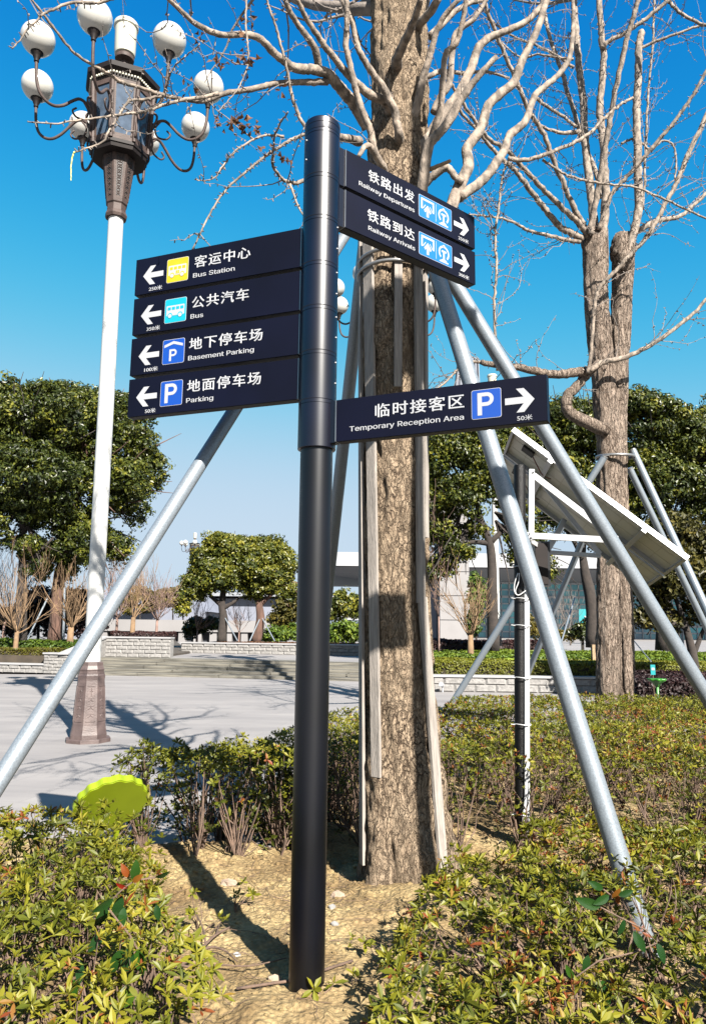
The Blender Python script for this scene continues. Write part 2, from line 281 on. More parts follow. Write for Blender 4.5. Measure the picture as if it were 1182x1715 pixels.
# stepped edge of the upper plaza (steps run slightly towards us to the right)
SX0, SX1 = -8.9, 2.9; SA = math.atan2(-1.57, 7.24)*.9
def stp(x, dy): return np.array([x, 22.55+(0-x)*.20+dy])       # front line of the steps
Rst = np.array([[math.cos(SA), -math.sin(SA), 0], [math.sin(SA), math.cos(SA), 0], [0, 0, 1]])
steps = MB(); steps.add([[SX0, stp(SX0, .02)[1], 0], [SX1, stp(SX1, .02)[1], 0], [SX1, 60, 0], [SX0, 60, 0], [SX0, stp(SX0, .02)[1], .06], [SX1, stp(SX1, .02)[1], .06], [SX1, 60, .06], [SX0, 60, .06]], np.array([[0, 1, 5, 4], [4, 5, 6, 7]]))
steps = tag(steps.build('steps', stepstone), kind='structure')
for k in range(5):
    x = SX0+rnd.uniform(0, .3)
    while x < SX1:
        L_ = rnd.uniform(2.0, 3.2); c = stp(x+L_/2, .42*k+.5); m = MB()
        m.box([c[0], c[1], .095*k+.0475+rnd.uniform(-.002, .002)], [L_/2-.006, .5+rnd.uniform(-.008, .004), .046], Rst); m.build('step_slab', stepstone, steps); x += L_
up = MB(); up.add([[SX0, stp(SX0, 2.15)[1], .474], [SX1+30, stp(SX1+30, 2.15)[1], .474], [60, 140, .474], [-60, 140, .474]], np.array([[0, 1, 2, 3]])); 
tag(up.build('upper_plaza', paving), kind='structure')
sheet('far_ground', -400, 400, 60, 900, .40, groundmat)

def block_wall(name, a, b, z0, h, courses, L_, label, thick=.3, cap=.05, capw=.04, z1=None):
    a = np.array(a, float); b = np.array(b, float); D = b-a; Ln = np.linalg.norm(D); d = D/Ln; n = np.array([d[1], -d[0]])
    if n[1] > 0: n = -n
    R = np.array([[d[0], -n[0], 0], [d[1], -n[1], 0], [0, 0, 1]])
    t = thing(name, (*((a+b)/2), z0), label, 'wall')
    m = MB(); c = (a+b)/2-n*(thick/2+.02); m.box([*c, z0+h/2], [Ln/2, thick/2, h/2], R); m.build('core', granite, t)
    ch = h/courses
    for k in range(courses):
        x = -L_*.5*(k % 2)
        while x < Ln-.03:
            x0 = max(x, 0); x1 = min(x+L_*rnd.uniform(.85, 1.15), Ln); x += L_
            if x1-x0 < .04: continue
            x1 = min(x0+(x-x0), Ln)
            q = MB(); hw = (x1-x0)/2-.002; pr = rnd.uniform(.008, .022)
            cc = a+d*((x0+x1)/2)
            V = []
            for (dx, dz) in ((-1, -1), (1, -1), (1, 1), (-1, 1)): V.append([cc[0]+d[0]*hw*dx, cc[1]+d[1]*hw*dx, z0+ch*(k+.5)+dz*(ch/2-.002)])
            G = []
            for (dx, dz) in ((-.8, -.7), (.8, -.7), (.8, .7), (-.8, .7)):
                p = pr+rnd.uniform(-.006, .008); G.append([cc[0]+d[0]*hw*dx+n[0]*p, cc[1]+d[1]*hw*dx+n[1]*p, z0+ch*(k+.5)+dz*(ch/2)])
            V = [[v[0]+n[0]*-.019, v[1]+n[1]*-.019, v[2]] for v in V]
            q.add(V+G, np.array([[4, 5, 6, 7], [0, 1, 5, 4], [1, 2, 6, 5], [2, 3, 7, 6], [3, 0, 4, 7]])); q.build('block', granite, t)
    if cap:
        m = MB(); zt = z0+h; c = (a+b)/2-n*(thick/2-.01); m.box([*c, zt+cap/2], [Ln/2+.02, thick/2+capw, cap/2], R); m.build('cap_stone', capstone, t)
    return t
block_wall('planter_wall', (-16, 26.0), (-9.95, 24.75), 0, .26, 2, .42, 'low pale stone planter wall along the left edge of the plaza')
block_wall('planter_wall', (-10.0, 24.7), (-9.15, 24.5), 0, .62, 6, .36, 'short raised stone wall end between low planter wall and steps')
t = block_wall('planter_wall', (-9.15, 24.52), (-8.72, 26.9), 0, .62, 6, .36, 'stone cheek wall climbing beside the left end of the steps', cap=0)
m = MB(); m.add([[-9.45, 24.45, .62], [-9.12, 24.45, .62], [-8.66, 26.95, 1.14], [-9.0, 26.95, 1.14], [-9.45, 24.45, .67], [-9.12, 24.45, .67], [-8.66, 26.95, 1.19], [-9.0, 26.95, 1.19], [-9.12, 24.53, .3], [-8.72, 26.9, .3]],
                np.array([[0, 1, 5, 4], [1, 2, 6, 5], [2, 3, 7, 6], [3, 0, 4, 7], [4, 5, 6, 7]])); m.build('cap_stone', capstone, t)
m = MB(); m.add([[-9.14, 24.53, .6], [-8.70, 26.9, .3], [-8.70, 26.9, 1.15], [-9.14, 24.53, .63]], np.array([[0, 1, 2, 3]])); m.build('side_facing', granite, t)
block_wall('planter_wall', (-8.75, 26.9), (-6.35, 26.55), .47, .66, 5, .42, 'pale split-stone planter wall behind the steps, right of the large lamp post')
block_wall('planter_wall', (-7.2, 32.0), (3.2, 29.8), .47, .40, 3, .5, 'long low pale stone wall in front of the two round evergreens', thick=.5)
block_wall('planter_wall', (2.05, 19.1), (13.5, 18.6), 0, .36, 2, .52, 'low pale stone kerb wall in front of the clipped hedge on the right')
# beds behind the walls
def bed(name, poly, z, label=None, mat=moss):
    m = MB(); k = len(poly); m.prism([(p[0], p[1]) for p in poly], lambda u, v, w_: [u, v, w_], z-.3, z); return tag(m.build(name, mat), kind='structure')
bed('planting_bed', [(-30, 26.2), (-16, 26.1), (-9.3, 24.9), (-9.0, 27.2), (-6.6, 27.0), (-6.6, 31), (-14, 60), (-60, 60)], .55)
bed('planting_bed', [(-7.2, 32.4), (3.2, 30.2), (3.2, 38), (-7.2, 40)], .83)
bed('planting_bed', [(2.1, 19.35), (13.5, 18.9), (40, 18), (40, 60), (2.1, 60)], .34)

# soil of the near bed
def soil_h(x, y):
    h = .11+.085*np.exp(-((x+.15)**2+(y-3.15)**2)/.55)+.05*np.exp(-((x-.35)**2+(y-4.3)**2)/.25)
    P = np.stack([x, y, np.zeros_like(x)], -1)
    h = h+(fbm(P*2.2, 3)-.5)*.10+(fbm(P*9, 3)-.5)*.030+(np.maximum(fbm(P*30+5, 2)-.56, 0))*.055
    edge = np.where(x < -.35, 5.15+.1*np.sin(x*5), 9.6+x*.25)
    return h-np.clip((y-edge)/.25, 0, 1)*.4-np.clip((-2.6-x)/.3, 0, 1)*.4
xs = np.concatenate([np.linspace(-3.1, -1.4, 60), np.linspace(-1.38, 1.3, 300), np.linspace(1.32, 8, 120)]); ys = np.concatenate([np.linspace(1.2, 5.6, 430), np.linspace(5.65, 11, 60)])
X, Y = np.meshgrid(xs, ys, indexing='ij'); Z = soil_h(X, Y); ny = len(ys); i, j = np.meshgrid(np.arange(len(xs)-1), np.arange(ny-1), indexing='ij')
m = MB(); m.add(np.stack([X, Y, Z], -1).reshape(-1, 3), np.stack([i*ny+j, (i+1)*ny+j, (i+1)*ny+j+1, i*ny+j+1], -1).reshape(-1, 4)); tag(m.build('soil', soil, smooth=True), kind='structure')
def sh(x, y): return float(soil_h(np.array([x], float), np.array([y], float))[0])

# ================================================================== FAR BUILDINGS
# station with wide white roof and blue glass front
YS = 112.0
P0 = at(540, 960, YS); P1 = at(1300, 960, YS); t = thing('station_building', (20, YS, .4), 'long glass-fronted building under a wide white overhanging roof, far behind the trees', 'building')
zt = at(600, 935, YS)[2]; zb = at(600, 957, YS)[2]; zg = zb-.6
xl = at(520, 950, YS)[0]; xr = at(1400, 950, YS)[0]
m = MB(); m.box([(xl+xr)/2, YS+20, (zt+zb)/2+.3], [(xr-xl)/2, 26, (zt-zb)/2]); m.build('roof', rooflite, t)
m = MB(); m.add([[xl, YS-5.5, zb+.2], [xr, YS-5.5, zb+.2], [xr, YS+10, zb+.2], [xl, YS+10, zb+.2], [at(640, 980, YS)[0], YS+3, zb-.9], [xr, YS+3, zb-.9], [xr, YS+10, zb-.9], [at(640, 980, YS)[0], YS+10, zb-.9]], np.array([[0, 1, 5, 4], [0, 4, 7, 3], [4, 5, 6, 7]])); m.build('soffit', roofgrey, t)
gx0, gx1 = at(800, 1000, YS+8)[0], at(1215, 1000, YS+8)[0]; GY = YS+8; ztop = zg-.4; nx_, nz_ = 32, 8; dxp = (gx1-gx0)/nx_; dzp = (ztop-.4)/nz_
pan_me = None
for ix in range(nx_):
    for iz in range(nz_):
        q = MB(); q.box([gx0+dxp*(ix+.5), GY+rnd.uniform(-.04, .04), .4+dzp*(iz+.5)], [dxp/2-.05, .05, dzp/2-.05]); q.build('pane', glassblue, t)
m = MB()
for ix in range(nx_+1): m.box([gx0+dxp*ix, GY-.12, (ztop+.4)/2], [.07, .1, (ztop-.4)/2])
for iz in range(nz_+1): m.box([(gx0+gx1)/2, GY-.14, .4+dzp*iz], [(gx1-gx0)/2, .08, .10 if iz % 2 else .18])
m.build('mullion_frame', mull, t)
m = MB(); m.box([(xl+xr)/2+8, YS+22, (ztop)/2+.2], [(xr-xl)/2-12, 12, ztop/2]); m.build('wall', concrete, t)
# parapet block of the station, white, seen right of the signpost
m = MB(); m.box([at(560, 1000, 96)[0], 98, at(560, 996, 96)[2]-1.6], [6.5, 3, 1.6]); tag(m.build('low_building', rooflite), 'low white flat-roofed block seen just right of the sign pole', 'building')
# concrete pylon
t = thing('concrete_tower', at(760, 1060, 62), 'tall plain pale concrete tower block standing behind the big ginkgo trunk', 'building')
a = at(737, 1070, 62); b = at(787, 1070, 62); zt_ = at(760, 800, 62)[2]
NP = 7; hz = (zt_-.4)/NP
for k in range(NP):
    q = MB(); q.box([(a[0]+b[0])/2, 64, .4+hz*(k+.5)], [(b[0]-a[0])/2, 2, hz/2-.03]); q.build('panel', concrete, t)
m = MB(); m.box([(a[0]+b[0])/2, 64.05, zt_/2], [(b[0]-a[0])/2-.08, 1.9, zt_/2-.1]); m.build('core', concrete2, t)
m = MB(); c0 = at(700, 1000, 64); m.box([(c0[0]+a[0])/2, 65, at(728, 985, 64)[2]/2], [(a[0]-c0[0])/2-.05, 1, at(728, 985, 64)[2]/2]); m.build('side_wall', concrete2, t)
# low concrete building with openings
YB = 58.0; t = thing('low_concrete_building', at(380, 1073, YB), 'long low pale concrete building with dark square openings behind the round evergreens', 'building')
xa, xb = at(150, 1050, YB)[0], at(465, 1050, YB)[0]; z0_, z1_ = at(370, 1073, YB)[2], at(370, 1040, YB)[2]
m = MB(); m.box([(xa+xb)/2, YB+3.4, (z1_)/2+.1], [(xb-xa)/2, 3, z1_/2-.1]); m.build('core', darkopen, t)
zm_ = at(370, 1058, YB)[2]
m = MB(); m.box([(xa+xb)/2, YB+3, (zm_+z1_)/2], [(xb-xa)/2+.3, 3.4, (z1_-zm_)/2+.03]); m.build('roof', concrete, t)
for px in range(150, 470, 26):
    q = MB(); p = at(px, 1060, YB); q.box([p[0], YB+.1, z1_/2], [.20+.1*rnd.random(), .35, z1_/2]); q.build('pillar', concrete, t)
m = MB(); p = at(232, 1030, YB+18); m.box([p[0], YB+18, p[2]/2], [7.5, 4, p[2]/2+.3]); t2 = thing('far_hall', (p[0], YB+18, .4), 'wide pale lilac hall far behind the bare shrubs on the left', 'building'); m.build('wall', concrete2, t2)
m = MB(); m.add([[p[0]-8, YB+14, p[2]+.3], [p[0]+8, YB+14, p[2]+.3], [p[0]+6, YB+19, p[2]+2.6], [p[0]-6, YB+19, p[2]+2.6], [p[0]-8, YB+24, p[2]+.3], [p[0]+8, YB+24, p[2]+.3]], [np.array([[0, 1, 2, 3], [3, 2, 5, 4]]), np.array([[0, 3, 4], [1, 5, 2]])]); m.build('roof', concrete2, t2)
p = at(400, 1010, 100); m = MB(); m.box([p[0], 103, p[2]/2+.5], [6.5, 5, p[2]/2]); t3 = thing('far_hall', (p[0], 103, .4), 'grey block far behind the two round evergreens', 'building'); m.build('wall', concrete2, t3)
m = MB(); m.box([p[0], 102.5, p[2]+1.0], [7.2, 6, .25]); m.build('roof', roofgrey, t3)
# translucent sail-like tower tip seen above the single sign board
t = thing('ribbed_tower', at(775, 640, 150), 'slim grey-blue ribbed tower top showing just above the lowest sign board', 'building')
m = MB(); A_ = at(748, 780, 150); B_ = at(808, 780, 150); T1 = at(770, 592, 150); T2 = at(800, 600, 150)
m.add([A_, B_, T2, T1, A_+[0, 4, 0], B_+[0, 4, 0], T2+[0, 4, 0], T1+[0, 4, 0]], np.array([[0, 1, 2, 3], [1, 5, 6, 2], [0, 3, 7, 4], [3, 2, 6, 7]])); m.build('shaft', concrete2, t)
for k in range(7):
    f = k/6; a = A_*(1-f)+B_*f; b = T1*(1-f)+T2*f; q = MB(); q.tube([a-[0, .25, 0], b-[0, .25, 0]], .16, 4); q.build('rib', roofgrey, t)

# ================================================================== SIGNPOST
try: INTER = bpy.data.fonts.load(os.path.join(bpy.utils.system_resource('DATAFILES', path='fonts'), 'Inter.woff2'))
except Exception: INTER = None
def text_mb(body, size, latin=False, bold=.02, spacing=1.0, xscale=1.0):
    c = bpy.data.curves.new('t', 'FONT'); c.body = body; c.size = 1; c.bevel_depth = bold; c.bevel_resolution = 0; c.space_character = spacing; c.resolution_u = 3
    if latin and INTER: c.font = INTER
    o = bpy.data.objects.new('t', c); COL.objects.link(o); bpy.context.view_layer.update()
    dg = bpy.context.evaluated_depsgraph_get(); me = bpy.data.meshes.new_from_object(o.evaluated_get(dg))
    V = np.empty(len(me.vertices)*3, np.float32); me.vertices.foreach_get('co', V); V = V.reshape(-1, 3).astype(float)
    F3 = [];
    me.calc_loop_triangles(); Lt = np.empty(len(me.loop_triangles)*3, np.int32); me.loop_triangles.foreach_get('vertices', Lt); F3 = Lt.reshape(-1, 3)
    bpy.data.objects.remove(o); bpy.data.curves.remove(c); bpy.data.meshes.remove(me)
    V[:, 0] *= xscale
    return V*size, F3
PX, PY = -0.153, 3.0
BRD = {'L': ([-1.00015816, 3.18516514, 3.15967215], -0.36037471, 1.036), 'R': ([-0.0458659, 2.94594456, 3.55804486], 0.68473111, 1.0346), 'T': ([-0.07148567, 2.91193644, 2.41943598], -0.41473125, 1.0063)}
post = thing('signpost', (PX, PY, sh(PX, PY)), 'tall black round signpost with seven navy direction boards, standing in bare sandy soil', 'signpost')
m = MB(); m.tube([[PX, PY, sh(PX, PY)-.25], [PX, PY, .6], [PX, PY, 1.5], [PX, PY, 2.3]], .0665, 48); m.build('pole', blackpaint, post, smooth=True, edge=40)
zl = [2.232, 2.432, 2.640, 2.836, 3.032, 3.240, 3.436, 3.650]
for k in range(7):
    m = MB(); h_ = zl[k+1]-zl[k]
    prof = [(.0672, 0), (.0775, 0), (.0785, .002), (.0785, h_-.018), (.0768, h_-.0175), (.0768, h_-.0155), (.0785, h_-.015), (.0785, h_-.0025), (.0768, h_-.002), (.0768, h_)]
    m.lathe([PX, PY, zl[k]], prof, 64); m.build('sleeve', polemat, post, smooth=True, edge=15)
m = MB(); m.lathe([PX, PY, 3.650], [(.078, 0), (.0785, .002), (.0785, .026), (.077, .027), (.077, .029), (.0785, .03), (.0785, .052), (.075, .058), (.05, .060), (.001, .061)], 64); m.build('cap', polemat, post, smooth=True, edge=15)

def bfn(k, u0=0, v0=0):
    o, yaw, s = BRD[k]; o = CAM+(np.array(o)-CAM)*s; d = np.array([math.cos(yaw), math.sin(yaw), 0]); n = np.array([math.sin(yaw), -math.cos(yaw), 0])
    return (lambda u, v, w_: o+d*(u0+u)*s+np.array([0, 0, 1.0])*(v0+v)*s+n*w_), d, n, s
def rrect(u0, v0, u1, v1, r, k=4):
    out = []
    for cx, cy, a0 in ((u1-r, v1-r, 0), (u0+r, v1-r, 90), (u0+r, v0+r, 180), (u1-r, v0+r, 270)):
        for q in range(k+1): a = math.radians(a0+90*q/k); out.append((cx+r*math.cos(a), cy+r*math.sin(a)))
    return out
def put_text(fn, parent, body, u, v, size, w_, mat, right=False, width=None, **kw):
    V, F = text_mb(body, size, **kw); x0, x1 = V[:, 0].min(), V[:, 0].max(); sc = 1
    if width: sc = width/(x1-x0)
    uu = (V[:, 0]-x0)*sc+u if not right else (V[:, 0]-x1)*sc+u
    zz = V[:, 2]/max(1e-6, V[:, 2].max())*.0009+.0009
    P = np.array([fn(a, b, w_+c) for a, b, c in zip(uu, V[:, 1]+v, zz)]); m = MB(); m.add(P, F); return m.build('lettering', mat, parent)
def arrow_poly(cx, cy, s, left):
    P = [(0.052, 0), (.014, .045), (-.014, .045), (.0125, .0125), (-.055, .0125), (-.055, -.0125), (.0125, -.0125), (-.014, -.045), (.014, -.045)]
    return [(cx+(-x if left else x)*s, cy+y*s) for x, y in P]
def flat(name, mat, parent, fn, polys, t0, t1):
    m = MB()
    for p in polys: m.prism(p, fn, t0, t1)
    return m.build(name, mat, parent)
def rect(u0, v0, u1, v1): return [(u0, v0), (u1, v0), (u1, v1), (u0, v1)]
def circ(cx, cy, r, n=20, a0=0, a1=360): return [(cx+r*math.cos(math.radians(a0+(a1-a0)*k/n)), cy+r*math.sin(math.radians(a0+(a1-a0)*k/n))) for k in range(n if a1-a0 == 360 else n+1)]
def arc_strip(cx, cy, r0, r1, a0, a1, n=18):
    q = []
    for k in range(n):
        b0 = math.radians(a0+(a1-a0)*k/n); b1 = math.radians(a0+(a1-a0)*(k+1)/n)
        q.append([(cx+r0*math.cos(b0), cy+r0*math.sin(b0)), (cx+r1*math.cos(b0), cy+r1*math.sin(b0)), (cx+r1*math.cos(b1), cy+r1*math.sin(b1)), (cx+r0*math.cos(b1), cy+r0*math.sin(b1))])
    return q
W1 = .0012
def sign(k, row, tip_left, cjk, eng, dist, icon, label, cu, cr_, eu, er_):
    """cu..cr_: extent of the Chinese text, eu..er_: of the English text, in board units"""
    fn, d, n, s = bfn(k, 0, -.190*row); B = .824 if k != 'T' else .832; Ht = .172
    m = MB(); m.prism(rect(0, -Ht, B, 0), fn, -.052, 0)
    b = m.build('sign_board', navy, post); b['label'] = label
    m = MB(); m.prism(rect(.003, -Ht-.0015, B-.003, -Ht+.0005), fn, -.046, -.006); m.build('underside_channel', rubber, b)
    inner = B if tip_left else 0; m = MB(); e = .004 if tip_left else -.004
    m.prism(rect(min(inner, inner+e), -Ht, max(inner, inner+e), 0), fn, -.048, .0015); m.build('end_trim', steel, b)
    a0, a1 = (B+.006, B+.035) if tip_left else (-.035, -.006); m = MB(); m.prism(rect(a0, -Ht-.002, a1, 0), fn, -.050, -.004); m.build('bracket', polemat, b)
    if not tip_left:
        m = MB(); m.prism(rect(B, -Ht, B+.0015, 0), fn, -.050, .0005); m.build('end_plate', navy, b)
    mir = (lambda u: u) if tip_left else (lambda u: B-u)
    ac = .0945; flat('arrow', white, b, fn, [arrow_poly(mir(ac), -.087, 1, tip_left)], 0.0003, W1)
    if tip_left: put_text(fn, b, dist, .148, -.1625, .0225, 0, white, right=True, bold=.004, width=.071 if len(dist) == 4 else .055)
    else: put_text(fn, b, dist, .778 if k == 'R' else .780, -.1625, .0225, 0, white, right=True, bold=.004, width=.073 if len(dist) == 4 else .055)
    # pictogram plate
    w_ = .223 if icon[0] == 'E' else .112
    u0 = .168 if tip_left else (B-.168-w_); 
    if k == 'T': u0 = .557
    if k == 'R': u0 = .4355
    v1, v0 = -.029, -.1415; u1 = u0+w_
    flat('pictogram_edge', white, b, fn, [rrect(u0, v0, u1, v1, .008)], .0002, .0007)
    col = {'Y': yellow, 'C': cyan, 'U': blue, 'P': blue, 'E': sky_blue}[icon[0]]
    flat('pictogram_plate', col, b, fn, [rrect(u0+.0018, v0+.0018, u1-.0018, v1-.0018, .007)], .0003, W1)
    cx, cy = (u0+u1)/2, (v0+v1)/2
    def fl(polys): flat('pictogram_symbol', white, b, fn, polys, W1, W1+.0007)
    if icon[0] in 'YC':
        bx = .046; fl([rrect(cx-bx, cy-.023, cx+bx, cy+.024, .004)])
        flat('pictogram_window', col, b, fn, [rrect(cx-bx+.006+i_*.0215, cy+.003, cx-bx+.006+i_*.0215+.0165, cy+.017, .002) for i_ in range(4)]+([rect(cx-.008, cy-.018, cx+.0, cy-.002), rect(cx+.002, cy-.018, cx+.010, cy-.002)] if icon[0] == 'Y' else []), W1+.0007, W1+.0011)
        flat('pictogram_wheel_arch', col, b, fn, [circ(cx-.027, cy-.022, .0125), circ(cx+.025, cy-.022, .0125)], W1+.0007, W1+.0011)
        fl2 = [circ(cx-.027, cy-.024, .0092), circ(cx+.025, cy-.024, .0092)]; flat('pictogram_wheel', white, b, fn, fl2, W1+.0011, W1+.0015)
    if icon[0] in 'UP':
        q = 1.0 if icon[0] == 'P' else .62; oy = 0 if icon[0] == 'P' else -.017; ox = -.012*q
        def T(p): return [(cx+ox+x*q, cy+oy+y*q) for x, y in p]
        fl([T(rect(-.021, -.043, -.0045, .0435)), T(rect(-.0045, .029, .014, .0435)), T(rect(-.0045, -.0085, .014, .006))]+[T(p) for p in arc_strip(.014, .0175, .0115, .026, -90, 90, 14)])
        if icon[0] == 'U': fl([[(cx-.047, cy+.020), (cx-.047, cy+.032), (cx, cy+.047), (cx, cy+.034)], [(cx, cy+.034), (cx, cy+.047), (cx+.047, cy+.032), (cx+.047, cy+.020)]])
    if icon[0] == 'E':
        c1 = u0+w_*.26; c2 = u0+w_*.745
        fl([rect(c1-.043, cy+.034, c1+.043, cy+.044), rect(c1-.043, cy-.012, c1-.033, cy+.036), rect(c1+.033, cy-.012, c1+.043, cy+.036),
            [(c1-.033, cy-.008), (c1-.028, cy-.008), (c1-.012, cy+.014), (c1-.016, cy+.016)], [(c1+.033, cy-.008), (c1+.028, cy-.008), (c1+.012, cy+.014), (c1+.016, cy+.016)],
            rect(c1-.0075, cy-.044, c1+.0075, cy-.010), [(c1, cy+.016), (c1-.0245, cy-.014), (c1-.017, cy-.024), (c1, cy-.006)], [(c1, cy+.016), (c1, cy-.006), (c1+.017, cy-.024), (c1+.0245, cy-.014)],
            rect(c1+.0545, cy-.045, c1+.0567, cy+.045)])
        fl(arc_strip(c2, cy+.002, .027, .0365, -50, 230, 26)+[circ(c2, cy+.036, .0085, 12)]+[rect(c2-.016, cy+.004, c2+.016, cy+.014), rect(c2-.0055, cy-.03, c2+.0055, cy+.006), [(c2-.020, cy-.044), (c2+.020, cy-.044), (c2+.020, cy-.036), (c2+.006, cy-.029), (c2-.006, cy-.029), (c2-.020, cy-.036)], rect(c2-.030, cy-.047, c2+.030, cy-.040)])
    put_text(fn, b, cjk, cu, -.0865, .0585, 0, white, width=cr_-cu, bold=.015, spacing=1.17)
    put_text(fn, b, eng, eu, -.137, .0395, 0, white, width=er_-eu, latin=True, bold=.009)
    return b
sign('L', 0, True, '客运中心', 'Bus Station', '250米', 'Y', 'topmost left board reading Bus Station with yellow bus symbol', .309, .588, .306, .514)
sign('L', 1, True, '公共汽车', 'Bus', '350米', 'C', 'second left board reading Bus with light cyan bus symbol', .306, .586, .303, .367)
sign('L', 2, True, '地下停车场', 'Basement Parking', '100米', 'U', 'third left board reading Basement Parking with roofed P symbol', .302, .658, .301, .620)
sign('L', 3, True, '地面停车场', 'Parking', '50米', 'P', 'lowest left board reading Parking with blue P symbol', .302, .657, .301, .434)
sign('R', 0, False, '铁路出发', 'Railway Departures', '250米', 'E', 'upper right board reading Railway Departures', .126, .409, .072, .408)
sign('R', 1, False, '铁路到达', 'Railway Arrivals', '300米', 'E', 'lower right board of the pair reading Railway Arrivals', .122, .409, .128, .411)
sign('T', 0, False, '临时接客区', 'Temporary Reception Area', '50米', 'P', 'single low right board reading Temporary Reception Area', .168, .529, .059, .527)
def screw(ang, z):
    m = MB(); r0 = .078; d = np.array([math.cos(ang), math.sin(ang), 0]); c = np.array([PX, PY, z]); m.tube([c+d*.074, c+d*(r0+.002), c+d*(r0+.0045), c+d*(r0+.0055)], np.array([.0038, .0038, .003, .0005]), 8); m.build('screw', white, post, smooth=True)
for z in (3.607, 3.515): screw(math.radians(214), z)
for z in (3.207, 3.11, 3.0, 2.905, 2.80, 2.71, 2.60, 2.51): screw(math.radians(-22), z)

# a second sign mast stands out of the picture on the right; its shadow falls on the trunk
mast = thing('sign_mast', (1.72, 1.46, 0), 'slim mast with three sign boxes, standing right of the camera', 'sign mast')
m = MB(); m.tube([[1.72, 1.46, -.1], [1.72, 1.46, 7.2]], .046, 20); m.build('pole', blackpaint, mast, smooth=True)
for (dx0, dx1, z0_, z1_) in ((-.50, .45, 5.47, 6.0), (-.60, -.05, 3.84, 4.12), (.05, .60, 4.30, 4.46)):
    m = MB(); m.box([1.72+(dx0+dx1)/2, 1.40, (z0_+z1_)/2], [(dx1-dx0)/2, .03, (z1_-z0_)/2]); m.build('sign_board', navy, mast)

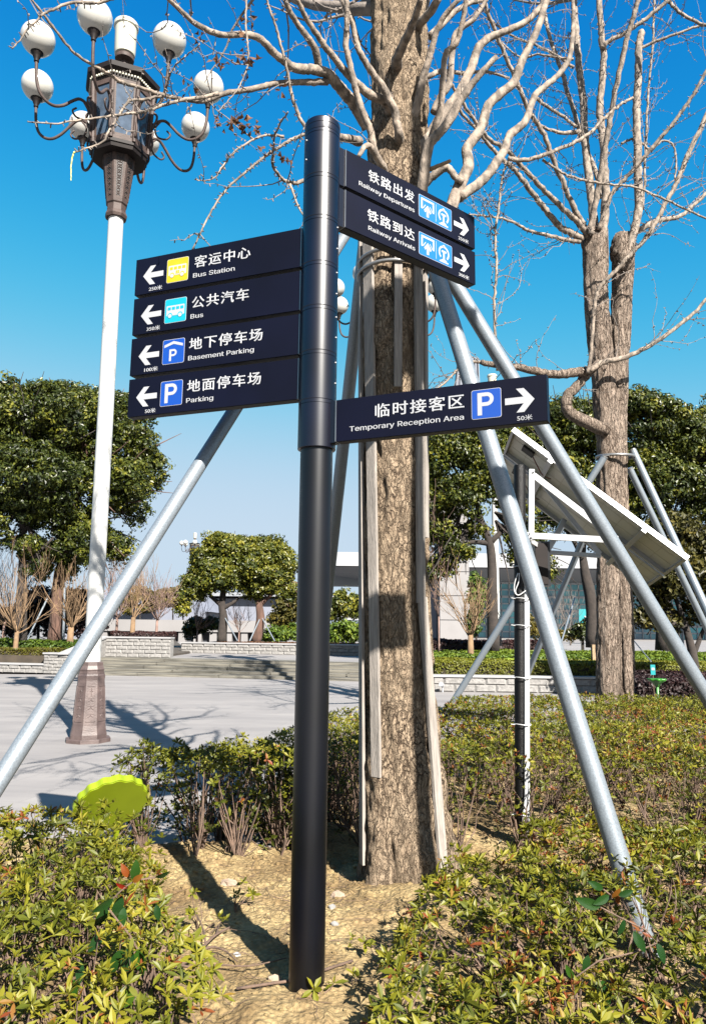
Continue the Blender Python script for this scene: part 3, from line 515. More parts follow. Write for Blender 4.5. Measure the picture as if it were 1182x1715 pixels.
# ================================================================== LAMP POSTS
def make_lamp(label):
    L_ = thing('street_lamp', (0, 0, 0), label, 'street lamp', None, local=True); A0 = math.radians(-90-14+14.5)
    def ob(m, n, mat, par=L_, **k): return m.build(n, mat, par, **k)
    # base
    b = MB()
    b.lathe([0, 0, 0], [(.30, -.1), (.30, .045), (.295, .05), (.001, .05)], 8, A0); ob(b, 'plinth', lampbase)
    b = MB(); b.lathe([0, 0, 0], [(.245, .05), (.245, .10), (.235, .14), (.222, .22), (.182, .80), (.188, .86), (.176, .88), (.176, .90), (.165, .905), (.165, .92), (.172, .94), (.150, .99), (.150, 1.03), (.13, 1.04), (.1, 1.04)], 8, A0); base = ob(b, 'base', lampbase)
    for k in range(8):
        th = A0+math.radians(22.5+45*k); n = np.array([math.cos(th), math.sin(th), 0]); t_ = np.array([-math.sin(th), math.cos(th), 0])
        def f(u, v, w_): r = (.222-(v-.22)/.58*.04)*math.cos(math.radians(22.5)); return n*(r+w_)+t_*u+np.array([0, 0, v])
        q = MB()
        wl, wh = .058, .048; z0_, z1_ = .27, .73; e = .008
        for p in ([(-wl, z0_), (wl, z0_), (wl, z0_+e), (-wl, z0_+e)], [(-wh, z1_-e), (wh, z1_-e), (wh, z1_), (-wh, z1_)], [(-wl, z0_), (-wl+e, z0_), (-wh+e, z1_), (-wh, z1_)], [(wl-e, z0_), (wl, z0_), (wh, z1_), (wh-e, z1_)]): q.prism(p, f, -.002, .006)
        for zc_ in (.33, .43, .53):
            for sgn in (-1, 1):
                for s_ in range(5):
                    a0 = s_/5*math.pi/2; a1 = (s_+1)/5*math.pi/2; R_ = .036
                    p = [(sgn*(R_-R_*math.sin(a))*1.0, zc_+R_-R_*math.cos(a)) for a in (a0, a1)]; q.tube([f(*p[0], .002), f(*p[1], .002)], .0035, 4)
            q.prism([(-.04, zc_+.038), (.04, zc_+.038), (.04, zc_+.043), (-.04, zc_+.043)], f, 0, .004)
        q.tube([f(0, .60, .003), f(0, .71, .003)], .004, 4); q.tube([f(-.018, .655, .003), f(0, .675, .003), f(.018, .655, .003)], .004, 4)
        ob(q, 'relief_panel', lampbase, base)
    b = MB(); b.tube([[0, 0, 1.03], [0, 0, 4], [0, 0, 7.56]], .109, 40); ob(b, 'shaft', lampwhite, smooth=True, edge=40)
    # tapered pierced capital
    b = MB(); b.lathe([0, 0, 0], [(.11, 7.50), (.150, 7.50), (.165, 7.54), (.150, 7.58), (.140, 7.60), (.140, 7.70), (.158, 7.72), (.160, 7.74), (.252, 8.50), (.238, 8.53), (.205, 8.60), (.175, 8.66), (.1, 8.66)], 8, A0); capi = ob(b, 'capital', bronze)
    for k in range(8):
        th = A0+math.radians(22.5+45*k); n = np.array([math.cos(th), math.sin(th), 0]); t_ = np.array([-math.sin(th), math.cos(th), 0])
        def f(u, v, w_): r = (.160+(v-7.74)/.76*.092)*math.cos(math.radians(22.5)); return n*(r+w_)+t_*u+np.array([0, 0, v])
        q = MB(); q.prism([(-.028, 7.80), (.028, 7.80), (.052, 8.44), (-.052, 8.44)], f, -.004, .0015); ob(q, 'panel_recess', rubber, capi)
        q = MB()
        for i_ in range(8):
            v = 7.84+i_*.08; wv = .020+(v-7.8)*.034
            for a in range(8):
                a0 = a*math.pi/4; a1 = a0+math.pi/4; q.tube([f(wv*math.cos(a0), v+.026*math.sin(a0), .004), f(wv*math.cos(a1), v+.026*math.sin(a1), .004)], .0048, 4)
            q.tube([f(-wv, v-.036, .004), f(wv, v+.036, .004)], .0048, 4); q.tube([f(wv, v-.036, .004), f(-wv, v+.036, .004)], .0048, 4)
        ob(q, 'lattice', bronze, capi)
    # lantern
    b = MB(); b.lathe([0, 0, 0], [(.10, 8.44), (.40, 8.44), (.415, 8.50), (.43, 8.50), (.43, 8.55), (.1, 8.55)], 8, A0); ob(b, 'lantern_floor', darkbronze)
    b = MB(); b.lathe([0, 0, 0], [(.1, 9.50), (.48, 9.50), (.48, 9.56), (.56, 9.62), (.57, 9.69), (.50, 9.71), (.10, 9.80), (.001, 9.80)], 8, A0); top = ob(b, 'lantern_roof', darkbronze)
    q = MB()
    for k in range(8):
        a, b_ = A0+math.radians(45*k), A0+math.radians(45*k+45)
        for i_ in range(9):
            f_ = (i_+.5)/9; p = np.array([math.cos(a), math.sin(a), 0])*.505*(1-f_)+np.array([math.cos(b_), math.sin(b_), 0])*.505*f_; q.box([p[0], p[1], 9.555], [.012, .012, .014])
    ob(q, 'dentil_band', cream, top)
    rb, rt_ = .425, .475; zb_, zt_ = 8.55, 9.50
    for k in range(8):
        th = A0+math.radians(45*k); b = MB(); b.tube([[rb*math.cos(th), rb*math.sin(th), zb_], [rt_*math.cos(th), rt_*math.sin(th), zt_]], .03, 6); ob(b, 'lantern_post', bronze)
        tf = A0+math.radians(22.5+45*k); n = np.array([math.cos(tf), math.sin(tf), 0]); t_ = np.array([-math.sin(tf), math.cos(tf), 0])
        def f(u, v, w_): r = (rb+(v-zb_)/(zt_-zb_)*(rt_-rb))*math.cos(math.radians(22.5)); return n*(r+w_)+t_*u+np.array([0, 0, v])
        q = MB()
        for p in ([(-.15, 8.55), (.15, 8.55), (.15, 8.64), (-.15, 8.64)], [(-.17, 9.42), (.17, 9.42), (.17, 9.5), (-.17, 9.5)], [(-.155, 8.6), (-.112, 8.6), (-.125, 9.45), (-.172, 9.45)], [(.112, 8.6), (.155, 8.6), (.172, 9.45), (.125, 9.45)]): q.prism(p, f, -.02, 0)
        fr = ob(q, 'window_frame', bronze)
        q = MB(); q.prism([(-.118, 8.63), (.118, 8.63), (.13, 9.43), (-.13, 9.43)], f, -.024, -.016); ob(q, 'pane', pane, fr)
        # arm with globe
        d = np.array([math.cos(th), math.sin(th), 0])
        def P(r, z): return d*r*(1.045 if r > .6 else 1)+np.array([0, 0, z-.09])
        keys = [(.46, 9.05), (.52, 9.17), (.62, 9.21), (.72, 9.13), (.85, 8.98), (.98, 8.90), (1.10, 8.92), (1.19, 9.02), (1.235, 9.2), (1.25, 9.45)]
        pts = smooth_path([P(*k_) for k_ in keys], 4); b = MB(); b.tube(pts, .022, 10)
        cur = [(.60, 9.20), (.52, 9.08), (.56, 8.94), (.66, 8.90), (.72, 8.97), (.67, 9.04)]; b.tube(smooth_path([P(*c) for c in cur], 4), .014, 8)
        cur = [(.46, 9.36), (.54, 9.28), (.50, 9.12), (.45, 9.0), (.49, 8.82), (.45, 8.7)]; b.tube(smooth_path([P(*c) for c in cur], 4), .018, 8)
        arm = ob(b, 'arm', bronze, smooth=True)
        b = MB(); c = P(1.25, 0); b.lathe([c[0], c[1], c[2]], [(.024, 9.42), (.035, 9.43), (.035, 9.47), (.05, 9.50), (.055, 9.53), (.085, 9.56), (.092, 9.60), (.001, 9.61)], 20); ob(b, 'globe_holder', darkbronze, arm, smooth=True, edge=40)
        b = MB(); b.lathe([c[0], c[1], 9.785+c[2]], [(.001 if abs(q_) == 12 else .232*math.cos(math.pi/2*q_/12), .232*math.sin(math.pi/2*q_/12)) for q_ in range(-12, 13)], 32); ob(b, 'globe', globe, smooth=True)
    b = MB(); b.lathe([0, 0, 0], [(.055, 9.78), (.055, 10.12), (.14, 10.14), (.145, 10.17), (.13, 10.21), (.001, 10.21)], 24); ob(b, 'finial_stem', bronze, smooth=True, edge=40)
    b = MB(); b.lathe([0, 0, 0], [(.11, 10.21), (.150, 10.23), (.158, 10.27), (.165, 10.68), (.185, 10.70), (.185, 10.76), (.17, 10.78), (.001, 10.80)], 36); ob(b, 'finial_cup', cream, smooth=True, edge=40)
    return L_
def smooth_path(P, k=4):
    P = np.asarray(P, float); Q = np.vstack([2*P[0]-P[1], P, 2*P[-1]-P[-2]]); out = []
    for i in range(1, len(Q)-2):
        for j in range(k):
            t = j/k; out.append(.5*((2*Q[i])+(-Q[i-1]+Q[i+1])*t+(2*Q[i-1]-5*Q[i]+4*Q[i+1]-Q[i+2])*t*t+(-Q[i-1]+3*Q[i]-3*Q[i+1]+Q[i+2])*t**3))
    out.append(P[-1]); return np.array(out)
lamp = make_lamp('large white lamp post with brown lantern and eight white globes, nearest one on the plaza')
lamp.location = (-3.49, 10.27, 0); lamp.rotation_euler = (0, math.radians(-.6), 0)
def lamp_at(x, y, Y, z, label, rot):
    p = at(x, y, Y); c = copy_tree(lamp); c.location = (p[0], Y, z); c.rotation_euler = (0, 0, rot); c['label'] = label; c['group'] = 'globe lamp posts on the plaza'; return c
lamp['group'] = 'globe lamp posts on the plaza'
lamp_at(646, 500, 17.4, 0, 'globe lamp post hidden behind the big tree trunk, two globes peeping out beside it', .3)
lamp_at(829, 900, 27.0, .3, 'white lamp post rising from the right clipped hedge behind the black pipe', .1)
lamp_at(324, 960, 76.0, .4, 'small distant globe lamp post left of the two round evergreens', .2)
lamp_at(943, 1000, 128.0, .4, 'distant lamp post before the blue glass front, the left one of two', .6)
lamp_at(980, 1000, 150.0, .4, 'distant lamp post before the blue glass front, the right one of two', .0)

# ================================================================== BIG GINKGO
def px_limb(pts, Y0, Y1, w0, w1, k=5, jit=.0012, Yp=None):
    """pts in photograph pixels, w0..w1 width there; depth runs from Y0 to Y1"""
    pts = np.array(pts, float); s = np.concatenate([[0], np.cumsum(np.linalg.norm(np.diff(pts, axis=0), axis=1))]); s /= s[-1]
    P = np.array([at(x, y, Y0+(Y1-Y0)*t) for (x, y), t in zip(pts, s)])
    P = smooth_path(P, k); m = len(P); t = np.linspace(0, 1, m); P[1:-1] += rng.normal(0, jit, (m-2, 3))*np.array([1, 1, 1])
    z = (P-CAM)@_fw; r = (w0+(w1-w0)*t)/2*z/F0; r = r*(1+rng.normal(0, .02, m)); r[0] *= 1.12
    return P, r*.86
def rand_perp(d):
    v = rng.normal(0, 1, 3); v -= d*(v@d)/(d@d); return v/np.linalg.norm(v)
def twig_path(p, d, L_, n=7, wob=.18, up=.05):
    P = [np.array(p)]; d = d/np.linalg.norm(d); st = L_/n
    for _ in range(n): d = d+rng.normal(0, wob, 3)+np.array([0, 0, up]); d /= np.linalg.norm(d); P.append(P[-1]+d*st)
    return np.array(P)
def add_spurs(mb, P, r, step=.05, size=.016):
    for i in range(1, len(P)):
        L_ = np.linalg.norm(P[i]-P[i-1]); k = max(1, int(L_/step+rng.random()))
        if rng.random() < .15: continue
        for _ in range(k):
            f = rng.random(); p = P[i-1]*(1-f)+P[i]*f; d = rand_perp(P[i]-P[i-1]); rr = r[i]+size*rng.uniform(.6, 1.3)
            mb.tube([p, p+d*rr], np.array([.0035, .0028]) if size < .02 else np.array([.008, .006]), 4)
def add_twigs(mb, P, r, dens, L_, r0=.006, up=.05, sub=True, step=.055, size=.015, start=.15, n=7):
    n0 = int(len(P)*start); tot = np.linalg.norm(np.diff(P, axis=0), axis=1).sum(); k = int(dens*tot+rng.random())
    for _ in range(k):
        i = rng.integers(max(1, n0), len(P)); d = P[i]-P[i-1]; d = d/(np.linalg.norm(d)+1e-9)
        q = twig_path(P[i], d*.6+rand_perp(d)*rng.uniform(.5, 1.1)+np.array([0, 0, .15]), L_*rng.uniform(.35, 1.2), n, .2, up)
        rr = np.linspace(min(r0, r[i]*.7), r0*.3, len(q)); mb.tube(q, rr, 5, False)
        add_spurs(mb, q, rr, step, size)
        if sub and rng.random() < .5:
            j = rng.integers(2, len(q)-1); q2 = twig_path(q[j], (q[j]-q[j-1])/np.linalg.norm(q[j]-q[j-1])*.6+rand_perp(q[j]-q[j-1])*.8, L_*.4, 4, .2, up); mb.tube(q2, np.linspace(r0*.5, r0*.25, len(q2)), 4, False); add_spurs(mb, q2, np.full(len(q2), .002), step, size)
def bark_disp(amp, fh=14, fv=3.2, seed=0):
    def f(V):
        P = V*np.array([fh, fh, fv])+seed; a = np.abs(fbm(P, 3)-.5)*2; b = fbm(V*np.array([45, 45, 22])+seed+3, 2)-.5
        return (amp*(np.clip(a*2.2, 0, 1)-.55)+amp*.5*b)
    return f
TY = 4.45
AX = [(686, 1505, 205), (684, 1470, 165), (678, 1400, 146), (670, 1250, 128), (664, 1100, 117), (661, 1000, 111), (659, 760, 107), (658, 540, 104), (664, 330, 100), (668, 200, 97), (668, 100, 92), (668, 0, 90), (669, -160, 82)]
A_ = np.array([at(x, y, TY) for x, y, w_ in AX]); RR = np.array([w_/2*zc(p)/F0 for (x, y, w_), p in zip(AX, A_)])
top_ = [A_[-1]+np.array([.02, .0, .9]), A_[-1]+np.array([-.05, .1, 2.0]), A_[-1]+np.array([.05, .15, 3.2])]
A_ = np.vstack([A_, top_]); RR = np.concatenate([RR, [.13, .09, .05]])
zz = np.concatenate([np.arange(A_[0][2], 1.9, .011), np.arange(1.9, 6.2, .013), np.arange(6.2, A_[-1][2], .05)])
axp = np.stack([np.interp(zz, A_[:, 2], A_[:, 0]), np.full_like(zz, TY)+np.interp(zz, A_[:, 2], A_[:, 1])-TY, zz], -1); rr_ = np.interp(zz, A_[:, 2], RR)
gink = thing('ginkgo_tree', (A_[0][0], TY, sh(A_[0][0], TY)), 'big bare ginkgo with thick furrowed trunk right behind the signpost', 'tree')
m = MB()
def d1(V):
    b = bark_disp(.027, 11, 3.0)(V); th = np.arctan2(V[..., 1]-TY, V[..., 0]-.3); low = np.clip((1.1-V[..., 2])/1.1, 0, 1)
    return b+low*.035*np.sin(th*5+1)+.012*(fbm(V*3.1, 2)-.5)
m.tube(axp, rr_, 150, disp=d1); m.build('trunk', barkmat, gink, smooth=True)
limbs = [  # pixel path, depth at start and end, widths, twig density
 ([(616, 212), (600, 185), (591, 171), (578, 157), (567, 144), (556, 130), (544, 121), (526, 116), (509, 115), (490, 112), (478, 103), (466, 94), (455, 84), (440, 68), (427, 60), (404, 57), (373, 58), (338, 45), (311, 25), (287, 2), (262, -25)], 4.3, 3.2, 25, 8, 1.2),
 ([(548, 136), (525, 137), (501, 137), (476, 138), (455, 140), (436, 145), (416, 150), (377, 156), (346, 168), (325, 168), (291, 163), (264, 156), (235, 146), (203, 136), (180, 122), (159, 110), (125, 88), (102, 61), (78, 30), (54, 0), (40, -20)], 4.05, 3.1, 13, 4, 1.1),
 ([(365, 156), (340, 162), (310, 166), (281, 173), (260, 180), (237, 187), (215, 190), (190, 193), (160, 197), (129, 201), (90, 206), (46, 203)], 3.65, 3.0, 8, 2.5, 1.0),
 ([(270, 160), (245, 165), (217, 169), (205, 183), (196, 198), (184, 216), (173, 236), (150, 246), (125, 254)], 3.5, 3.2, 6, 3, .6),
 ([(277, 153), (280, 140), (284, 125), (293, 110), (305, 98), (320, 86), (335, 74)], 3.5, 3.3, 4, 2, .6),
 ([(190, -4), (162, 4), (135, 3), (112, 5), (92, 14), (74, 22), (60, 35), (47, 47), (34, 66), (20, 81)], 3.2, 3.0, 7, 2.5, 1.2),
 ([(534, 118), (531, 95), (525, 76), (512, 58), (501, 43), (490, 27), (482, 12), (474, -8)], 4.15, 3.8, 16, 9, .8),
 ([(652, 172), (640, 166), (626, 161), (612, 153), (602, 144), (590, 132), (579, 121), (563, 100), (548, 82), (534, 62), (521, 43), (508, 20), (497, -3)], 4.2, 3.7, 20, 9, .8),
 ([(640, 278), (630, 262), (624, 240), (620, 218), (612, 198), (606, 183), (600, 165), (595, 148), (591, 130), (587, 113), (582, 90), (579, 70), (581, 31), (579, -3)], 4.15, 3.85, 15, 11, .5),
 ([(668, 226), (664, 204), (661, 185), (650, 163), (641, 144), (628, 128), (618, 113), (607, 95), (599, 78), (594, 58), (590, 39), (582, 20), (571, -2)], 4.2, 3.9, 17, 9, .5),
 ([(664, 100), (672, 80), (684, 55), (694, 30), (705, -4)], 4.2, 3.8, 20, 12, .3),
 ([(690, 200), (700, 170), (707, 135), (716, 105), (722, 85), (730, 55), (745, 25), (770, -3)], 4.3, 4.0, 18, 9, .7),
 ([(513, 224), (490, 232), (475, 241), (462, 249), (447, 259), (435, 268), (425, 276), (416, 284), (388, 307), (376, 321), (365, 335), (349, 362), (338, 385), (322, 418)], 3.7, 3.6, 7, 3, .9),
 ([(600, 236), (575, 230), (545, 228), (513, 224)], 4.3, 3.6, 18, 7, .2),
 ([(475, 228), (450, 226), (431, 230), (404, 245), (390, 256), (381, 268), (370, 282), (361, 296), (343, 302), (326, 300)], 3.5, 3.2, 5, 2, 1.6),
 ([(446, -4), (453, 20), (462, 43), (470, 74), (478, 105), (484, 135), (490, 163), (497, 184), (505, 202), (514, 216), (520, 232)], 3.3, 3.55, 4, 8, 1.2),
 ([(413, -4), (412, 25), (412, 51), (415, 75), (416, 97), (413, 115), (405, 135), (396, 152), (380, 170), (365, 187)], 3.3, 3.2, 4, 2, 1.3),
 ([(560, 330), (535, 312), (513, 302), (498, 306), (486, 305), (474, 300), (466, 292), (458, 280), (456, 268), (458, 246), (460, 226), (470, 205), (482, 187)], 4.0, 3.3, 9, 3, 1.4),
 ([(486, 308), (491, 322), (497, 339), (503, 352), (509, 364), (506, 378)], 3.5, 3.4, 5, 2.5, 2),
 ([(640, 278), (628, 258), (618, 244), (608, 248), (600, 262)], 4.15, 3.95, 17, 8, .3),
 # right side
 ([(735, 395), (748, 365), (757, 343), (765, 322), (773, 302), (780, 288), (784, 277), (783, 264), (781, 250), (790, 236), (802, 220), (811, 196), (818, 175), (838, 156), (859, 139), (868, 118), (875, 98), (886, 77), (896, 57), (904, 35), (910, 15), (918, -6)], 4.2, 4.5, 26, 12, .9),
 ([(768, 330), (800, 308), (818, 290), (832, 271), (843, 253), (848, 240), (855, 224), (868, 214), (879, 204), (887, 182), (896, 159), (913, 143), (928, 131), (943, 114), (953, 98), (957, 75), (959, 53), (960, 20), (959, -4)], 4.25, 4.7, 20, 7, 1.1),
 ([(700, 320), (716, 302), (730, 290), (746, 280), (754, 284), (763, 297), (774, 304)], 4.3, 4.2, 18, 12, .2),
 ([(700, 250), (722, 222), (741, 190), (756, 172), (769, 155), (780, 132), (790, 110), (796, 92), (802, 77), (812, 68), (822, 61), (850, 50), (875, 39), (892, 26), (904, 12), (916, -4)], 4.35, 4.6, 22, 10, .7),
 ([(712, 260), (724, 224), (731, 204), (737, 184), (741, 140), (745, 94), (755, 80), (765, 69), (772, 45), (777, 20), (782, -4)], 4.25, 3.9, 15, 9, .5),
 ([(705, 330), (716, 250), (730, 228), (745, 212), (764, 180), (782, 151), (800, 128), (815, 112), (831, 94)], 4.15, 4.0, 22, 10, .2),
 ([(727, 188), (737, 163), (748, 148), (753, 135), (757, 90), (761, 60), (770, 48), (790, 34), (805, 14), (815, -3)], 4.4, 4.3, 16, 8, .5),
 ([(700, 130), (722, 125), (740, 118), (775, 122), (815, 119), (850, 130)], 4.4, 4.8, 12, 5, 1.1),
 ([(720, 60), (740, 40), (760, 20), (785, 5), (815, -2)], 4.5, 4.7, 14, 8, .8),
 ([(700, 40), (720, 20), (735, -5)], 4.3, 4.1, 18, 14, .2),
]
tw = MB()
for k, (pts, y0, y1, w0, w1, dn) in enumerate(limbs):
    P, r = px_limb(pts, y0, y1, w0, w1)
    if 618 < pts[0][0] < 715 and w0 > 10: P = np.vstack([at(pts[0][0]+(668-pts[0][0])*.25, pts[0][1]+34, 4.47), P]); r = np.concatenate([[r[0]*1.25], r])
    m = MB(); m.tube(P, r, 12 if w0 > 10 else 8, disp=(bark_disp(.003, 30, 12, k) if w0 > 10 else None)); m.build('branch', limbmat, gink, smooth=True)
    if w0 < 12: add_spurs(tw, P, r, .06, .015)
    add_twigs(tw, P, r, dn*2.8, .48, r0=.0034)
m = MB(); P, r = px_limb([(716, 284), (730, 279), (753, 269)], 4.15, 3.95, 9, 7); m.tube(P, r, 8); m.build('broken_stub', cutwood, gink, smooth=True)
# crown above the picture: its shadow lies on the plaza
hi = MB()
for k in range(26):
    z = rng.uniform(5.6, 9.0); p = np.array([np.interp(z, A_[:, 2], A_[:, 0]), TY, z]); a = rng.uniform(0, 2*math.pi)
    P = twig_path(p, np.array([math.cos(a), math.sin(a), .55]), rng.uniform(1.4, 3.0)*(1.15-(z-5.6)/6), 12, .14, .06); r = np.linspace(.05, .008, len(P)); hi.tube(P, r, 7)
    add_twigs(hi, P, r, 3.2, 1.0, r0=.012, step=.25, size=.02)
tag(hi.build('crown', twigmat, gink, smooth=True), kind='stuff')
tag(tw.build('twigs', twigmat, gink), kind='stuff')
def leaf_bunch(x, y, Y, k, size, spread):
    c = at(x, y, Y); m = MB()
    for _ in range(k):
        p = c+rng.normal(0, spread, 3); a = rng.normal(0, 1, 3); a /= np.linalg.norm(a); b = rand_perp(a); s_ = size*rng.uniform(.7, 1.3)
        V = [p, p+a*s_+b*s_*.75, p+a*s_*.9+np.cross(a, b)*s_*.3, p+a*s_-b*s_*.75, p+a*s_*.5]
        m.add(V, np.array([[0, 1, 4], [4, 1, 2], [0, 4, 3], [4, 2, 3]]), rng.random())
    m.build('withered_leaves', deadleaf, gink)
for x, y, Y, k, s_, sp in ((367, 103, 3.2, 9, .022, .016), (414, 105, 3.25, 12, .024, .02), (334, 63, 3.2, 6, .02, .014), (311, 143, 3.4, 8, .022, .016), (371, 206, 3.2, 9, .022, .014), (395, 208, 3.2, 9, .024, .016), (412, 214, 3.2, 16, .026, .022), (429, 222, 3.2, 8, .02, .014), (470, 153, 3.3, 7, .022, .014), (474, 270, 3.3, 10, .02, .018), (418, 37, 3.3, 5, .02, .014), (404, 60, 3.3, 5, .022, .012), (402, 93, 3.3, 5, .02, .01), (448, 249, 3.3, 5, .02, .014), (383, 106, 3.25, 4, .018, .01)): leaf_bunch(x, y, Y, k, s_, sp)
m = MB(); P, r = px_limb([(125, 254), (121, 262), (119, 284), (119, 302)], 3.2, 3.2, 3.5, 1.5, jit=.001); m.tube(P, r, 6); tag(m.build('yellow_tape', yellowtape), 'thin yellow tape end dangling from the lowest twig left of the lamp', 'tape')

# battens strapped round the trunk
def trunk_c(z): return np.array([np.interp(z, A_[:, 2], A_[:, 0]), TY]), float(np.interp(z, A_[:, 2], RR))
def batten(x0, y0, x1, y1, wpx, label, dr=.012, grey=0):
    """a plank lying on the bark, seen from (x0,y0) down to (x1,y1)"""
    pts = []
    for f in np.linspace(0, 1, 14):
        x, y = x0+(x1-x0)*f, y0+(y1-y0)*f; Yg = TY
        for _ in range(6):
            p = at(x, y, Yg); c, R_ = trunk_c(p[2]); R_ += dr; dx = np.clip((p[0]-c[0])/R_, -.995, .995); Yg = TY-R_*math.sqrt(1-dx*dx)
        pts.append(at(x, y, Yg))
    pts = np.array(pts); # straight plank: fit a gentle bend only
    t = np.linspace(0, 1, 14); fit = np.stack([np.polyval(np.polyfit(t, pts[:, k], 2), t) for k in range(3)], -1)
    m = MB(); V = []
    for p in fit:
        c, R_ = trunk_c(p[2]); n = np.array([p[0]-c[0], p[1]-c[1], 0]); n /= np.linalg.norm(n); tt = np.array([-n[1], n[0], 0]); hw = wpx/2*zc(p)/F0/max(.5, abs(tt[0]))
        for a, b in ((-1, -1), (1, -1), (1, 1), (-1, 1)): V.append(p+tt*hw*a+n*(.009*b+.004))
    k = len(fit); F = [[i*4+j, i*4+(j+1) % 4, (i+1)*4+(j+1) % 4, (i+1)*4+j] for i in range(k-1) for j in range(4)]
    m.add(V, [np.array(F), np.array([[3, 2, 1, 0]]), np.array([[0, 1, 2, 3]])+(k-1)*4]); c = fit[-1]
    b = m.build('plank', wood); tag(b, label, 'plank', 'weathered battens strapped around the ginkgo trunk'); return b
batten(617, 395, 631, 1303, 14, 'long grey batten on the left front of the trunk, ending in mid-air above the soil')
batten(604, 380, 608, 1450, 7, 'batten seen edge-on down the far left side of the trunk')
batten(667, 400, 666, 648, 13, 'short batten in the middle of the trunk ending above the lowest board')
batten(699, 420, 704, 1010, 13, 'batten down the right front of the trunk beside the mast shadow')
batten(706, 1000, 741, 1452, 14, 'lower right batten splaying out with the trunk foot')
batten(711, 430, 712, 900, 7, 'batten seen edge-on along the right rim of the trunk')
for z in (3.72, 3.80): 
    c, R_ = trunk_c(z); m = MB(); th = np.linspace(0, 2*math.pi, 40); m.tube([[c[0]+(R_+.035)*math.cos(a), c[1]+(R_+.035)*math.sin(a), z] for a in th], .012, 6)
    tag(m.build('steel_strap', galv2, smooth=True), 'steel ring clamped round the ginkgo trunk behind the railway boards, %s one' % ('lower' if z < 3.75 else 'upper'), 'strap')

# ================================================================== SUPPORT POLES
def brace(a, b, r, label, name='support_pole', group='galvanised poles propping up the trees', ext=0):
    a = np.array(a); b = np.array(b); d = b-a; d /= np.linalg.norm(d); b = b+d*ext; base = thing(name, a, label, 'support pole', group); m = MB(); n_ = 40 if r > .03 else 16
    m.tube([a, a*.66+b*.34, a*.34+b*.66, b], r, n_); m.build('tube', galv, base, smooth=True, edge=40)
    m = MB(); m.tube([b-d*.01, b+d*.012], r*1.04, n_); m.build('end_cap', galv2, base, smooth=True, edge=40)
    return base
def ground_ext(hi_, lo_, z): d = lo_-hi_; return hi_+d*((z-hi_[2])/d[2])
hA = at(722, 428, 4.18); lA = at(1053, 1490, 3.55); brace(ground_ext(hA, lA, .08), hA, .047, 'thick grey pole propping the ginkgo, standing in the lower right azaleas')
hB = at(712, 395, 4.35); lB = at(1182, 1165, 4.8); brace(ground_ext(hB, lB, .08), hB, .046, 'grey pole running from the ginkgo down to the right picture edge')
hC = at(587, 379, 4.25); lC = at(325, 793, 3.36); brace(ground_ext(hC, lC, .0), hC, .033, 'long grey pole slanting down to the left picture edge across the lamp foot')
hD = at(611, 405, 4.7); lD = at(560, 880, 5.7); brace(ground_ext(hD, lD, .1), hD, .046, 'shaded pole leaning on the back left of the ginkgo, half hidden by the signpost')

# ================================================================== SECOND GINKGO
T2Y = 10.4
g2 = thing('ginkgo_tree', (*at(1030, 1195, T2Y)[:2], .15), 'second bare ginkgo with twin ridged stems growing behind the solar panels', 'tree', None)
def stem2(pts, name='trunk'):
    P = np.array([at(x, y, Y) for x, y, w_, Y in pts]); r = np.array([w_/2*zc(p)/F0 for (x, y, w_, Y), p in zip(pts, P)])
    zs = np.arange(P[0][2], P[-1][2], .03); C_ = np.stack([np.interp(zs, P[:, 2], P[:, 0]), np.interp(zs, P[:, 2], P[:, 1]), zs], -1); rr = np.interp(zs, P[:, 2], r)
    m = MB(); m.tube(C_, rr, 90, disp=bark_disp(.024, 9, 1.7, 4)); m.build(name, bark2, g2, smooth=True)
stem2([(1021, 1260, 46, T2Y), (1018, 1195, 38, T2Y), (1017, 1050, 36, T2Y), (1018, 950, 37, T2Y), (1020, 850, 40, T2Y), (1020, 760, 40, T2Y), (1014, 680, 40, T2Y), (1003, 560, 38, T2Y), (997, 480, 40, T2Y), (996, 405, 43, T2Y), (1000, 380, 36, T2Y)])
stem2([(1055, 1260, 30, T2Y+.16), (1050, 1195, 27, T2Y+.16), (1048, 1050, 25, T2Y+.16), (1043, 950, 26, T2Y+.14), (1035, 850, 32, T2Y+.1), (1033, 760, 32, T2Y+.1), (1034, 680, 32, T2Y+.1), (1038, 560, 33, T2Y+.1), (1041, 480, 33, T2Y+.1), (1043, 430, 37, T2Y+.1), (1044, 405, 40, T2Y+.1), (1046, 392, 30, T2Y+.1)])
